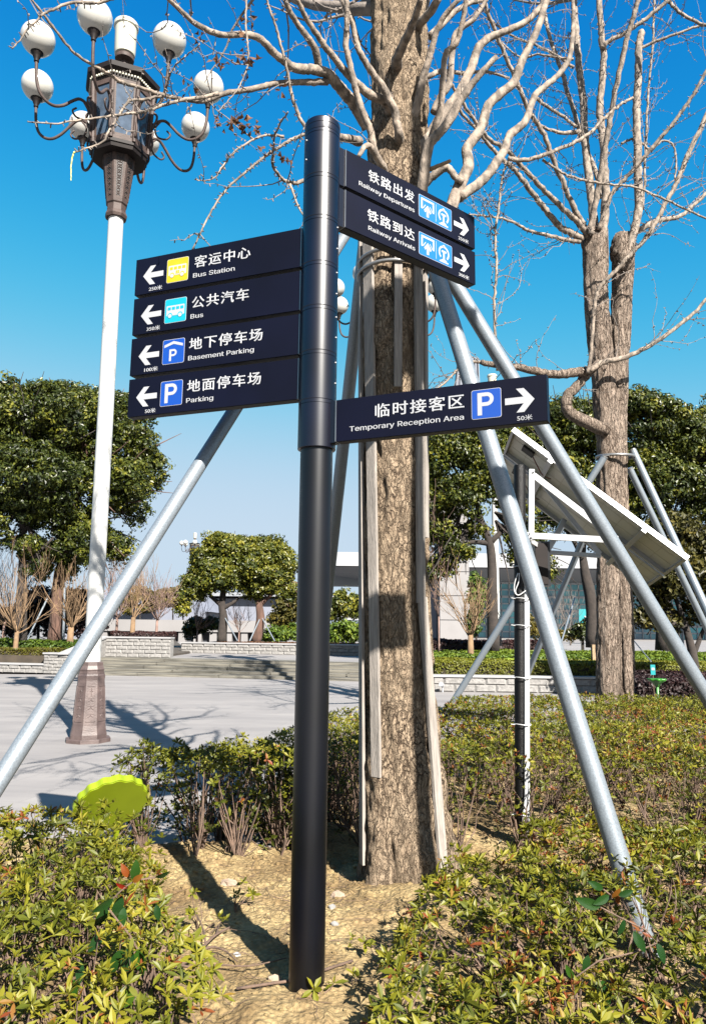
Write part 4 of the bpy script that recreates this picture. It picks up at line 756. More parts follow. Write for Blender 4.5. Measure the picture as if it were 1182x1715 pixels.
l2 = [
 ([(994, 400), (992, 350), (988, 318), (984, 280), (981, 245), (978, 210), (977, 175), (973, 140), (969, 106), (966, 75), (965, 53), (962, 20), (960, -6)], 0, .3, 17, 11, 1),
 ([(1008, 402), (1013, 350), (1014, 318), (1012, 280), (1010, 245), (1006, 205), (1004, 171), (1008, 135), (1010, 102), (1008, 70), (1006, 41), (1003, -6)], 0, -.3, 17, 11, 1),
 ([(1050, 430), (1062, 385), (1069, 343), (1068, 295), (1067, 245), (1066, 200), (1067, 155), (1069, 118), (1069, 82), (1071, 68), (1073, 53)], 0, .1, 17, 13, .5),
 ([(985, 392), (973, 368), (961, 347), (945, 312), (932, 281), (920, 250), (908, 220), (892, 196), (879, 171), (871, 150), (863, 131), (850, 102), (839, 77), (828, 48), (818, 24), (810, -5)], 0, -1.6, 11, 7, 1.4),
 ([(985, 396), (968, 372), (953, 359), (928, 334), (904, 310), (879, 284), (855, 257), (834, 242), (814, 228), (795, 202), (777, 175), (764, 155), (753, 135), (740, 112)], 0, -2.2, 12, 5, 1.4),
 ([(975, 400), (955, 388), (937, 379), (918, 357), (900, 334), (881, 309), (863, 285), (849, 273), (835, 261), (816, 238), (798, 216), (769, 184), (755, 165)], 0, -1.2, 14, 5, 1.2),
 ([(970, 404), (950, 402), (935, 398), (904, 391), (879, 383), (860, 372), (835, 365), (810, 361), (782, 359)], 0, -.8, 9, 3, 2),
 ([(1004, 330), (1002, 302), (985, 258), (969, 216), (957, 175), (945, 135), (935, 104), (924, 73), (917, 48), (912, 24), (905, -5)], .1, .9, 10, 6, 1.2),
 ([(988, 392), (990, 375), (1000, 320), (1010, 265), (1018, 218), (1026, 171), (1036, 122), (1047, 73), (1053, 52), (1059, 33), (1064, 15), (1070, -6)], -.1, -1.2, 12, 9, 1),
 ([(1002, 385), (1014, 350), (1026, 322), (1045, 300), (1067, 277), (1088, 252), (1108, 228), (1125, 208), (1140, 188), (1156, 166), (1169, 143), (1190, 105)], -.1, -1.0, 9, 6, 1.2),
 ([(984, 625), (989, 592), (992, 545), (996, 506), (1003, 482), (1022, 462), (1045, 438), (1062, 420), (1080, 400), (1092, 383), (1110, 348), (1128, 314), (1139, 290), (1149, 265), (1165, 230), (1190, 178)], -.35, -.8, 7, 10, 1.2),
 ([(1030, 425), (1060, 392), (1092, 373), (1110, 367), (1136, 363), (1160, 345), (1195, 310)], 0, .5, 13, 6, 1.8),
 ([(851, 265), (870, 268), (892, 265), (910, 259), (928, 253), (958, 240), (985, 224), (1006, 204), (1026, 184), (1042, 172), (1059, 163)], -1.6, -1.2, 9, 5, .6),
 ([(908, 267), (926, 279), (945, 290), (972, 300), (1002, 306), (1035, 309), (1067, 314), (1100, 328), (1140, 346), (1195, 372)], -1.4, -.8, 5, 4, 1.2),
 ([(1076, 350), (1079, 310), (1081, 250), (1083, 188), (1087, 135), (1092, 82), (1094, 40), (1095, -5)], .3, .5, 5, 4, 1.2),
 ([(1008, 80), (1018, 69), (1040, 58), (1067, 41), (1092, 22), (1122, -4)], -.3, -.6, 9, 7, 1.2),
 ([(896, 163), (925, 184), (945, 196), (965, 212)], .3, .2, 7, 6, .8),
 ([(833, 620), (829, 560), (827, 500), (832, 457), (830, 420), (830, 383), (835, 350), (837, 322), (842, 295), (847, 269)], -.8, -.9, 6, 4, 3.2),
 ([(1018, 722), (985, 708), (960, 696), (948, 682), (950, 664), (962, 650), (975, 636), (988, 622), (1004, 606)], -.1, -.2, 27, 15, .4),
 ([(985, 622), (960, 624), (930, 627), (900, 622), (870, 615), (840, 612), (806, 606)], -.2, -.8, 20, 11, 1.2),
 ([(985, 622), (1010, 606), (1035, 602), (1060, 592), (1095, 574), (1130, 550), (1160, 525), (1195, 488)], -.3, -.4, 12, 6, 1.5),
 ([(840, 612), (800, 606), (775, 612), (745, 640), (715, 660)], -.6, -.9, 7, 3, 2),
 ([(1040, 240), (1060, 232), (1075, 240), (1090, 250), (1110, 235), (1128, 245), (1132, 275), (1130, 300)], .2, 0, 5, 3, 1.5),
 ([(960, 112), (925, 88), (890, 72), (860, 60), (830, 40), (805, 10)], .2, .6, 6, 3, 2),
 ([(970, 220), (940, 222), (905, 210), (890, 195)], .1, -.3, 9, 3, 1.5),
 ([(960, 98), (935, 96), (900, 90), (870, 95), (840, 70)], .1, .5, 5, 3, 2),
 ([(1069, 82), (1100, 68), (1135, 55), (1165, 44), (1190, 40)], .1, -.2, 6, 4, 1.4),
 ([(1112, -5), (1130, 12), (1150, 28), (1190, 45)], -.5, -.8, 7, 6, 1.4),
]
tw2 = MB()
for k, (pts, d0, d1_, w0, w1, dn) in enumerate(l2):
    P, r = px_limb(pts, T2Y-.1+d0, T2Y-.1+d1_, w0, w1, jit=.005); m = MB(); m.tube(P, r, 10 if w0 > 8 else 7, disp=(bark_disp(.005, 14, 6, k) if w0 > 10 else None)); m.build('branch', bark2 if w0 >= 18 else limbmat, g2, smooth=True)
    if w0 < 10: add_spurs(tw2, P, r, .16, .03)
    add_twigs(tw2, P, r, dn*3.0, 1.0, r0=.0058, step=.09, size=.024)
hi2 = MB()
for x, y, rx in ((995, 410, .185), (1042, 424, .165)):
    c = at(x, y, T2Y-.02); m = MB(); th = np.linspace(-.30, .26, 18); m.tube([[c[0], c[1], c[2]+q] for q in th], rx*np.sqrt(np.clip(1-(th/.31)**2, 0.02, 1)), 40, disp=bark_disp(.04, 9, 5, 2)); m.build('burl', bark2, g2, smooth=True)
for k in range(12):
    p = at(1000+rng.uniform(-40, 60), -20, T2Y); P = twig_path(p, np.array([rng.normal(0, .4), rng.normal(0, .4), 1]), 3.0, 9, .12, .05); r = np.linspace(.05, .01, len(P)); hi2.tube(P, r, 6); add_twigs(hi2, P, r, 3, 1.0, r0=.012, step=.3, size=.02)
tag(hi2.build('crown', twigmat, g2, smooth=True), kind='stuff'); tag(tw2.build('twigs', twigmat, g2), kind='stuff')
for x0, y0, x1, y1, Ya, Yb, lb in ((1012, 765, 750, 1190, 10.2, 11.3, 'pole slanting down left from the second ginkgo to the plaza edge'), (1030, 772, 893, 1105, 10.8, 12.6, 'dark shaded pole behind the front ones, leaning on the second ginkgo'), (1060, 755, 1182, 1018, 10.4, 9.4, 'pole leaning on the right of the second ginkgo, the outer one of two'), (1054, 785, 1182, 1050, 10.7, 11.2, 'pole leaning on the right of the second ginkgo, the inner one of two')):
    h_ = at(x0, y0, Ya); l_ = at(x1, y1, Yb); brace(ground_ext(h_, l_, .15), h_, .048, lb)
c = at(1030, 765, T2Y); m = MB(); m.tube([[c[0]+.26*math.cos(a), c[1]+.24*math.sin(a), c[2]+.02*math.sin(a)] for a in np.linspace(0, 2*math.pi, 32)], .022, 6); tag(m.build('steel_strap', galv2, smooth=True), 'pale ring clamped round the second ginkgo where its poles meet', 'strap')

# ================================================================== SOLAR PANEL RIG
pp = atz(872, 1412, .12); PYY = pp[1]
rig = thing('solar_panel_rig', (pp[0], PYY, .12), 'black perforated pole carrying two tilted solar panels on white brackets', 'solar panel')
m = MB(); tp = at(870, 780, PYY); bt = at(872, 1412, PYY); m.tube([bt-[0, 0, .2], bt*.5+tp*.5, tp], .041, 32); m.build('pole', blackpipe, rig, smooth=True, edge=40)
for x0, x1, yt in ((873, 880, 915), (883, 884, 915)):
    m = MB(); a = at(x0, 1408, PYY-.055); b = at(x1+.5, 1330, PYY-.055); c = at(x1, yt, PYY-.03); m.tube([a, a*.5+b*.5, b, b*.5+c*.5, c], .0105, 12); m.build('conduit', pvc, rig, smooth=True)
for y in (893, 950, 1003, 1048, 1135, 1213, 1363):
    c = at(874, y, PYY-.01); m = MB(); m.tube([[c[0]+.058*math.cos(a), c[1]+.062*math.sin(a), c[2]+.004*math.sin(a*2)] for a in np.linspace(0, 2*math.pi, 28)], .0035, 5); m.tube([[c[0]-.055, c[1]-.03, c[2]], [c[0]-.085, c[1]-.045, c[2]+.004]], .003, 5); m.build('cable_tie', pvc, rig)
for o_ in (0, .03):
    m = MB(); m.tube(smooth_path([at(x, y, PYY-.06) for x, y in ((867+o_*80, 960), (862+o_*200, 975), (861+o_*60, 990), (868, 997), (882, 988))], 4), .004, 6); m.build('wire_loop', pvc, rig, smooth=True)
PA = at(861, 716, 5.3); PU = np.array([1.13, -.22, -.96]); PV = np.array([.03, .42, -.08]); un = PU/np.linalg.norm(PU); vn = PV-un*(PV@un); wv = np.linalg.norm(vn); vn /= wv; nn = np.cross(un, vn); 
if nn[2] > 0: nn = -nn                                  # nn points to the underside
LU = np.linalg.norm(PU)
def pf(o): return lambda u, v, w_: PA+un*u+vn*(v+o)+nn*w_
for k in range(2):
    f = pf(k*(wv+.03)); t_ = .035; pn = MB()
    for (u0, v0, u1, v1) in ((0, 0, LU, .02), (0, wv-.02, LU, wv), (0, .02, .02, wv-.02), (LU-.02, .02, LU, wv-.02)): pn.prism(rect(u0, v0, u1, v1), f, -.004, t_)
    fr = pn.build('panel_frame', alu, rig); fr['label'] = 'upper front solar panel' if k == 0 else 'rear solar panel behind it'
    q = MB(); q.prism(rect(.02, .02, LU-.02, wv-.02), f, -.003, .003); q.build('back_sheet', cellback, fr)
    q = MB()
    for i_ in range(1, 9): q.prism(rect(LU*i_/9-.002, .03, LU*i_/9+.002, wv-.03), f, .0032, .0042)
    for i_ in range(1, 3): q.prism(rect(.03, wv*i_/3-.0015, LU-.03, wv*i_/3+.0015), f, .0034, .0044)
    q.build('cell_grid', gridline, fr)
    q = MB(); q.prism(rect(.12, .12, .22, .20), f, .004, .022); q.build('junction_box', rubber, fr)
    q = MB(); q.tube(smooth_path([f(.22, .17, .02), f(.3, .2, .05), f(.36, .24, .06), f(.42, .30, .02)], 4), .004, 6); q.build('cable', redwire, fr, smooth=True)
for uu in (.36, 1.16):
    q = MB(); q.prism([(uu-.018, -.01), (uu+.018, -.01), (uu+.018, 2*wv+.04), (uu-.018, 2*wv+.04)], pf(0), .036, .060); q.build('cross_rail', alu, rig)
def bar(a, b, wd, th, name='bracket_bar', mat=pvc):
    a = np.array(a); b = np.array(b); d = b-a; L_ = np.linalg.norm(d); d /= L_; s_ = np.array([0, 1.0, 0]); s_ -= d*(s_@d); s_ /= np.linalg.norm(s_); n_ = np.cross(d, s_); R = np.stack([d, s_, n_], -1); q = MB(); q.box((a+b)/2, [L_/2, th/2, wd/2], R); return q.build(name, mat, rig)
ya = PYY+.02
bar(at(890, 786, ya), at(889, 905, ya), .038, .025); bar(at(882, 897, ya), at(1034, 905, ya-.12), .042, .025); bar(at(893, 796, ya), at(1032, 903, ya-.12), .042, .02)
yb_ = PYY+.5; bar(at(915, 925, yb_), at(1006, 931, yb_-.12), .032, .025); bar(at(917, 921, yb_), at(945, 870, yb_+.05), .04, .025); bar(at(900, 800, yb_), at(1004, 928, yb_-.12), .035, .02)
bar(at(884, 903, ya+.02), at(917, 925, yb_), .032, .02)
q = MB(); c = at(906, 945, PYY+.28); q.box(c, [.055, .05, .165]); q.build('control_box', pm('dark_steel_box', (.05, .05, .055), rough=.3, metal=.5), rig)
q = MB(); c2_ = c+[-.01, -.055, 0]; q.box(c2_, [.045, .004, .15]); q.build('box_door', darkbronze, rig)
for x, y in ((893, 790), (889, 900), (1030, 897)):
    q = MB(); c = at(x, y, ya-.14 if x > 1000 else ya-.014); q.tube([c, c+[0, -.012, 0]], .006, 10); q.build('bolt', steel, rig)

# ================================================================== NEAR BUSHES
def leaf_tpl(k=8):
    if k == 8:
        V = np.array([[0, 0, 0], [.30, .15, .03], [.62, .21, .02], [1, 0, -.05], [.62, -.21, .02], [.30, -.15, .03], [.32, 0, -.015], [.66, 0, -.03]])
        F = [np.array([[6, 7, 2, 1], [7, 6, 5, 4]]), np.array([[0, 6, 1], [7, 3, 2], [0, 5, 6], [7, 4, 3]])]
    else:
        V = np.array([[0, 0, 0], [.55, .2, .03], [1, 0, -.04], [.55, -.2, .03], [.5, 0, -.02]]); F = [np.array([[0, 4, 1], [4, 2, 1], [0, 3, 4], [4, 3, 2]])]
    return V, F
def frames(N):
    N = N/np.linalg.norm(N, axis=1)[:, None]; a = rng.normal(0, 1, N.shape); a -= N*(a*N).sum(1)[:, None]; a /= np.linalg.norm(a, axis=1)[:, None]; return a, np.cross(N, a), N
def rosettes(mb, P, N, size, tint, k=7, tri=8, open_=.55, wid=1.0):
    """whorls of k leaves at points P facing N"""
    V, F = leaf_tpl(tri); n = len(P); a, b, c = frames(N); az = (np.arange(k)*2.4)[None, :]+rng.uniform(0, 6.28, (n, 1))+rng.normal(0, .25, (n, k))
    el = np.clip(np.linspace(-.05, .95, k)[None, :]*1.15+rng.normal(0, .2, (n, k))+(.7-open_)*.6, -.5, 1.35); ln = size*(1-.35*np.linspace(0, 1, k)[None, :])*rng.uniform(.6, 1.25, (n, k))*rng.uniform(.5, 1.25, (n, 1))
    d = (a[:, None]*np.cos(az)[..., None]+b[:, None]*np.sin(az)[..., None])*np.cos(el)[..., None]+c[:, None]*np.sin(el)[..., None]
    s = -a[:, None]*np.sin(az)[..., None]+b[:, None]*np.cos(az)[..., None]; u = np.cross(d, s)
    roll = rng.normal(0, .35, (n, k))[..., None]; s, u = s*np.cos(roll)+u*np.sin(roll), u*np.cos(roll)-s*np.sin(roll)
    Q = P[:, None, None]+ln[..., None, None]*(V[:, 0][None, None, :, None]*d[:, :, None]+wid*V[:, 1][None, None, :, None]*s[:, :, None]+V[:, 2][None, None, :, None]*u[:, :, None])
    m_ = len(V); off = (np.arange(n*k)*m_)[:, None, None]
    T = np.clip(tint[:, None]+rng.normal(0, .10, (n, k)), 0, 1); mb.add(Q.reshape(-1, 3), [(f[None]+off).reshape(-1, f.shape[1]) for f in F], np.repeat(T.reshape(-1), m_))
def inside(P, poly):
    x, y = P[:, 0], P[:, 1]; r = np.zeros(len(P), bool); n = len(poly)
    for i in range(n):
        x0, y0 = poly[i]; x1, y1 = poly[(i+1) % n]; c = ((y0 > y) != (y1 > y)) & (x < (x1-x0)*(y-y0)/(y1-y0+1e-12)+x0); r ^= c
    return r
def edge_dist(P, poly):
    d = np.full(len(P), 9.0); n = len(poly)
    for i in range(n):
        a = np.array(poly[i]); b = np.array(poly[(i+1) % n]); t = np.clip(((P-a)@(b-a))/((b-a)@(b-a)), 0, 1); d = np.minimum(d, np.linalg.norm(P-(a+t[:, None]*(b-a)), axis=1))
    return d
def bush(name, poly, h, dens, size, label, top_noise=.10, fall=.35, minz=.35, tri=8, k=7, reds=.06, shade=.0, stems=60, under=1.0, seed=0, mat=None, cat='bush', group=None, base_t=.50, stem_r=.006, keep=None, wid=1.0, open_=.55, stem_mat=None):
    poly = [tuple(p) for p in poly]; xs_ = [p[0] for p in poly]; ys_ = [p[1] for p in poly]; A = (max(xs_)-min(xs_))*(max(ys_)-min(ys_)); n = int(A*dens*(1+under))
    Q = np.stack([rng.uniform(min(xs_), max(xs_), n), rng.uniform(min(ys_), max(ys_), n)], -1); Q = Q[inside(Q, poly)]; ed = edge_dist(Q, poly)
    g = soil_h(Q[:, 0], Q[:, 1]); g = np.maximum(g, 0); rel = np.clip(ed/fall, 0, 1); dome = np.sqrt(np.clip(1-(1-rel)**2, 0, 1))
    nz = fbm(np.stack([Q[:, 0]*2.3+seed, Q[:, 1]*2.3, Q[:, 0]*0+seed], -1), 3)-.5; nz2 = fbm(np.stack([Q[:, 0]*9+seed, Q[:, 1]*9, Q[:, 0]*0], -1), 2)-.5
    H = h*(.45+.55*dome)+nz*top_noise*2+nz2*top_noise
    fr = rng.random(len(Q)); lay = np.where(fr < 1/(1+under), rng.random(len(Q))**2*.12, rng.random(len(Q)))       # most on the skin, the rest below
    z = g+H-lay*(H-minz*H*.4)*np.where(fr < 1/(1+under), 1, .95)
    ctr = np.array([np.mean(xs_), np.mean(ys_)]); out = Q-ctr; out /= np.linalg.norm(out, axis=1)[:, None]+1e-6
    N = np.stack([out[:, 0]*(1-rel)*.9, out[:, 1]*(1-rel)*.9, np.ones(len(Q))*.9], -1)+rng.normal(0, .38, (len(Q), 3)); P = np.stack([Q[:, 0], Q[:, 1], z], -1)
    patch = fbm(np.stack([Q[:, 0]*3+9+seed, Q[:, 1]*3, Q[:, 0]*0], -1), 2); tint = base_t+(patch-.5)*.5+rng.normal(0, .10, len(Q))-lay*.25  # deeper leaves get a darker tint: the bush's inner shade put into colour
    red = rng.random(len(Q)) < reds*(1+4*np.clip(patch-.55, 0, 1)*6); tint = np.where(red, rng.uniform(.86, 1, len(Q)), np.clip(tint, .05, .84))
    if keep is not None: kk = keep(P); P, N, tint, Q, g, H = P[kk], N[kk], tint[kk], Q[kk], g[kk], H[kk]
    t = thing(name, (ctr[0], ctr[1], .1), label, cat, group)
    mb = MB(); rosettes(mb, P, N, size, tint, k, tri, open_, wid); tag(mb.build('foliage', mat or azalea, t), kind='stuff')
    if stems:
        sb = MB(); ns = min(len(P), stems*9); idx = rng.choice(len(P), ns, replace=False); bi = rng.choice(len(P), stems, replace=False); bases = np.stack([Q[bi, 0], Q[bi, 1], g[bi]-.02], -1)
        for i_ in idx:
            e = P[i_]-N[i_]*.004; dd = np.linalg.norm(bases[:, :2]-e[None, :2], axis=1); b_ = bases[np.argmin(dd+rng.random(len(dd))*.25)]
            mid1 = b_*.62+e*.38+rng.normal(0, .03, 3); mid2 = b_*.28+e*.72+rng.normal(0, .02, 3); r0 = stem_r*rng.uniform(.6, 1.3)
            sb.tube(smooth_path([b_, mid1, mid2, e], 2), np.linspace(r0, .0012, 7), 4, False)
        tag(sb.build('stems', stem_mat or stem, t), kind='stuff')
    return t
def gaps(P): f = fbm(P*np.array([5, 5, 4])+3, 3); return rng.random(len(P)) < np.clip((f-.34)*9, .12, 1)
bush('azalea_bush', [(-2.75, 1.3), (-2.75, 4.35), (-2.0, 4.5), (-1.2, 4.4), (-.92, 4.15), (-.86, 3.4), (-.60, 2.9), (-.36, 2.4), (-.28, 1.8), (-.27, 1.3)], .42, 460, .050, 'yellow-green azalea bush filling the lower left corner', top_noise=.13, stems=110, seed=1, reds=.025, under=1.0, fall=.3, wid=.72, k=8, open_=.75, keep=gaps)
bush('azalea_bush', [(.05, 1.2), (.04, 2.3), (.14, 2.9), (.30, 3.4), (.44, 3.75), (.80, 4.1), (1.0, 4.4), (1.5, 4.5), (2.6, 4.5), (4.0, 4.5), (4.0, 1.2)], .365, 460, .050, 'azalea bush with reddish tips filling the lower right corner', top_noise=.13, stems=140, seed=5, reds=.045, under=1.0, fall=.32, wid=.72, k=8, open_=.75, keep=gaps)
bush('azalea_bush', [(-1.5, 4.8), (-1.5, 5.7), (-.9, 6.1), (-.30, 5.9), (-.16, 5.2), (-.2, 4.85), (-.8, 4.75)], .62, 700, .046, 'loose leggy azalea row between the lower left bush and the signpost', top_noise=.16, stems=26, seed=8, reds=.01, under=1.5, fall=.12, minz=.2, keep=lambda P: rng.random(len(P)) < np.where(fbm(np.stack([P[:, 0]*4, P[:, 1]*4, P[:, 2]*4], -1), 2) > .44, 1, .22))
bush('clipped_hedge', [(-.75, 5.35), (-.72, 6.9), (.1, 7.4), (.5, 7.2), (.45, 5.3), (.1, 5.15)], .62, 520, .040, 'clipped azalea hedge block between the signpost and the ginkgo trunk', top_noise=.03, stems=70, seed=12, reds=.01, under=1.6, fall=.05, tri=4, k=6, minz=.1)
bush('clipped_hedge', [(.55, 5.0), (.62, 7.4), (1.3, 9.4), (2.4, 9.8), (7.5, 10.2), (8, 4.3), (3.0, 4.35), (1.7, 4.6), (1.25, 4.85)], .60, 400, .042, 'wide clipped azalea hedge with coppery tips behind the solar panel pole', top_noise=.05, stems=260, seed=17, reds=.065, under=1.0, fall=.10, tri=4, k=6, minz=.1)
# sprouts in the bare soil
def sprout(x, y, h, n, label):
    g = sh(x, y); t = thing('azalea_sprout', (x, y, g), label, 'plant', 'sprouts in the bare soil'); sb = MB(); mb = MB(); Pt = []
    for _ in range(n):
        q = twig_path([x, y, g-.01], np.array([rng.normal(0, .7), rng.normal(0, .7), 1]), h*rng.uniform(.6, 1.1), 5, .25, .05); sb.tube(q, np.linspace(.003, .0012, 6), 4, False); Pt.append(q[-1])
    Pt = np.array(Pt); rosettes(mb, Pt, np.tile([[0, -.3, 1.0]], (len(Pt), 1))+rng.normal(0, .3, (len(Pt), 3)), .042, np.full(len(Pt), .55), 7, 8); mb.build('leaves', azalea, t); sb.build('stem', stem, t)
for x, y, z, h, n, lb in ((540, 1690, .15, .06, 2, 'small green sprout at the foot of the signpost'), (525, 1560, .2, .09, 1, 'single sprig in front of the pole, above its foot'), (395, 1500, .2, .16, 5, 'loose sprig left of the pole shadow'), (640, 1640, .12, .14, 4, 'sprig in the shadow right of the pole'), (735, 1450, .15, .22, 5, 'upright sprig against the trunk foot, right of the batten'), (590, 1705, .1, .05, 2, 'tiny sprout at the lower picture edge'), (585, 1630, .12, .08, 2, 'sprig just right of the pole in dappled shade'), (330, 1560, .15, .18, 6, 'leggy sprig beside the lower left bush')):
    p = atz(x, y, z); sprout(p[0], p[1], h, n, lb)
p = at(318, 1300, 5.0); t = thing('azalea_sprout', p, 'dark single shoot standing above the loose azalea row', 'plant'); sb = MB(); q = np.array([at(322, 1420, 5.0), at(325, 1360, 5.02), at(321, 1310, 5.0), at(318, 1270, 5.0)]); sb.tube(q, .003, 5); sb.build('stem', stem, t); mb = MB(); rosettes(mb, np.array([q[3], q[2], q[1]]), np.array([[0, 0, 1.0]]*3), .055, np.array([.1, .15, .2]), 8, 8); mb.build('leaves', azalea, t)
# broad-leaved saplings pushing through the azaleas
def sapling(pts, Y, label, L0=.062):
    c = at(*pts[0][:2], Y); t = thing('broadleaf_sapling', c, label, 'plant'); 
    for x, y, ang, l_, tn in pts:
        p = at(x, y, Y+rng.normal(0, .03)); a = math.radians(ang); d = CR*math.cos(a)+CU*math.sin(a)-_fw*rng.uniform(.1, .5); d /= np.linalg.norm(d); s = np.cross(d, -_fw+rng.normal(0, .25, 3)); s /= np.linalg.norm(s); u = np.cross(s, d); q = MB(); n = 7
        V = []
        for i_ in range(n+1):
            f = i_/n; wd = .21*math.sin(math.pi*f**.85)**.8*l_; base = p+d*l_*L0*f*1.0+u*(-.18*L0*l_*f*f); wd *= L0
            V += [base-s*wd+u*wd*.25, base, base+s*wd+u*wd*.25]
        F = [[i_*3+j, i_*3+j+1, i_*3+j+4, i_*3+j+3] for i_ in range(n) for j in (0, 1)]; q.add(V, np.array(F), tn); q.build('leaf', glossy, t, smooth=True)
    q = MB(); a = np.array([at(x, y, Y) for x, y, *_ in pts]); a = a[np.argsort(-a[:, 2])]; q.tube(smooth_path(np.vstack([a[::3], [[c[0], c[1]+.05, .1]]]), 3), .0025, 5); q.build('stem', stem, t)
sapling([(205, 1500, 250, 1.2, .1), (190, 1505, 215, 1.1, .15), (208, 1520, 265, 1.0, .2), (225, 1475, 80, 1.1, .35), (215, 1470, 110, .8, .97), (222, 1478, 40, .7, .95), (213, 1488, 150, .6, 1.0), (218, 1585, 265, 1.5, .1), (205, 1590, 245, 1.3, .25), (230, 1590, 285, 1.4, .55), (175, 1560, 230, 1.1, .1), (180, 1520, 240, 1.1, .15), (215, 1650, 280, 1.1, .7), (225, 1660, 240, .9, .65), (135, 1610, 275, 1.0, .1), (260, 1470, 20, .8, .1), (262, 1515, 280, .8, .1), (125, 1640, 265, 1.1, .5), (185, 1620, 250, .9, .2)], 2.35, 'dark glossy-leaved sapling with a few red young leaves in the lower left bush')
sapling([(1010, 1490, 150, .9, .2), (1020, 1500, 200, 1.0, .2), (1035, 1500, 20, .8, .15), (1005, 1520, 160, 1.3, .25), (1060, 1560, 300, 1.1, .15), (960, 1640, 120, .8, .6), (1010, 1640, 265, 1.7, .35), (1015, 1650, 250, 1.0, .15), (1025, 1505, 60, .7, .95), (1035, 1515, 100, .6, .97), (1015, 1510, 120, .6, .93), (1045, 1540, 250, .9, .1), (985, 1600, 250, .9, .15), (1100, 1580, 290, 1.0, .1)], 2.5, 'glossy broad-leaved sapling among the lower right azaleas')
# dry twiggy branch lying at the left of the soil
t = thing('fallen_branch', atz(330, 1620, .15), 'forked bare brown branch lying on the sandy soil left of the pole', 'branch')
for pts, w0, w1 in (([(245, 1618), (270, 1622), (300, 1608), (325, 1592), (345, 1570), (362, 1552), (385, 1540)], 9, 3), ([(325, 1592), (350, 1580), (375, 1585), (398, 1600)], 5, 2), ([(345, 1570), (340, 1545), (330, 1520), (318, 1500)], 4, 1.5), ([(300, 1608), (330, 1612), (370, 1606), (420, 1612), (480, 1608)], 4, 1.5), ([(362, 1552), (370, 1530), (385, 1512)], 3, 1.2)):
    P = np.array([atz(x, y, .21)+[0, 0, 0] for x, y in pts]); P[:, 2] = [sh(q[0], q[1])+.03 for q in P]; m = MB(); m.tube(smooth_path(P, 4), np.interp(np.linspace(0, 1, 4*(len(P)-1)+1), [0, 1], [w0/2*3.3/F0, w1/2*3.3/F0]), 6); m.build('twig', stem, t, smooth=True)
m = MB(); P = [atz(x, y, .15) for x, y in ((395, 1680), (450, 1676), (500, 1668), (545, 1655), (590, 1640))]; P = np.array([[q[0], q[1], sh(q[0], q[1])+.012] for q in P]); m.tube(smooth_path(P, 4), .0055, 6); tag(m.build('fallen_twig', stem, smooth=True), 'thin straight twig lying on the soil at the foot of the signpost', 'twig')

# clods, stones and litter
def rock(mb, c, s, tint=.5):
    th = rng.uniform(0, 6.28); k = 7; V = [[0, 0, 1], [0, 0, -1]]; 
    for zz_, r_ in ((.5, .85), (-.4, 1)):
        for i_ in range(k): a = 6.283*i_/k+th; r2 = r_*rng.uniform(.75, 1.2); V.append([r2*math.cos(a), r2*math.sin(a), zz_*rng.uniform(.7, 1.2)])
    V = np.array(V)*np.array([s, s*rng.uniform(.6, 1), s*rng.uniform(.45, .8)])+c
    F = [np.array([[2+i_, 2+(i_+1) % k, 0] for i_ in range(k)]+[[2+k+(i_+1) % k, 2+k+i_, 1] for i_ in range(k)]), np.array([[2+i_, 2+k+i_, 2+k+(i_+1) % k, 2+(i_+1) % k] for i_ in range(k)])]
    mb.add(V, F, tint)
m = MB()
for _ in range(5200):
    x, y = rng.uniform(-1.2, 1.2), rng.uniform(2.3, 5.0); s = .0018+.011*rng.random()**6
    if y > 4.25: s *= 2.2
    rock(m, [x, y, sh(x, y)+s*.2], s)
tag(m.build('soil_clods', soil), kind='stuff')
for x, y, s, lb, mt in ((383, 1456, .045, 'flat pinkish stone at the far end of the pole shadow', stonemat), (566, 1480, .038, 'flat grey-brown stone between pole and trunk', stonemat), (557, 1505, .022, 'small grey stone between pole and trunk', granite), (460, 1632, .028, 'pale stone leaning by the left foot of the pole', stonemat), (397, 1584, .018, 'small white chip on the soil left of the pole', capstone), (560, 1530, .02, 'grey pebble right of the pole', granite)):
    p = atz(x, y, .2); m = MB(); rock(m, [p[0], p[1], sh(p[0], p[1])+s*.25], s); tag(m.build('stone', mt), lb, 'stone')
m = MB()
for _ in range(900):
    x, y = rng.uniform(-1.5, 1.4), rng.uniform(2.2, 5.1)
    if rng.random() > .12+.88*min(1, abs(x+.12)/.55)*(1 if y < 4.3 else 1.2): continue; p = np.array([x, y, sh(x, y)+.006]); a = rng.normal(0, 1, 3)*[1, 1, .25]; a /= np.linalg.norm(a); b = np.cross(a, [0, 0, 1])+rng.normal(0, .3, 3); s = rng.uniform(.008, .022)
    m.add([p, p+a*s+b*s*.35, p+a*s*2+[0, 0, .006], p+a*s-b*s*.35], np.array([[0, 1, 2, 3]]), rng.random())
tag(m.build('leaf_litter', deadleaf), kind='stuff')
m = MB()
for _ in range(420):
    x, y = rng.uniform(-1.3, .9), rng.uniform(2.3, 4.6); a = rng.uniform(0, 6.28); L_ = rng.uniform(.04, .16); P = [[x+L_*f*math.cos(a)+rng.normal(0, .004), y+L_*f*math.sin(a), sh(x, y)+.006+rng.uniform(0, .008)] for f in (0, .33, .66, 1)]; m.tube(P, .0012, 3, False)
tag(m.build('twig_litter', stem), kind='stuff')

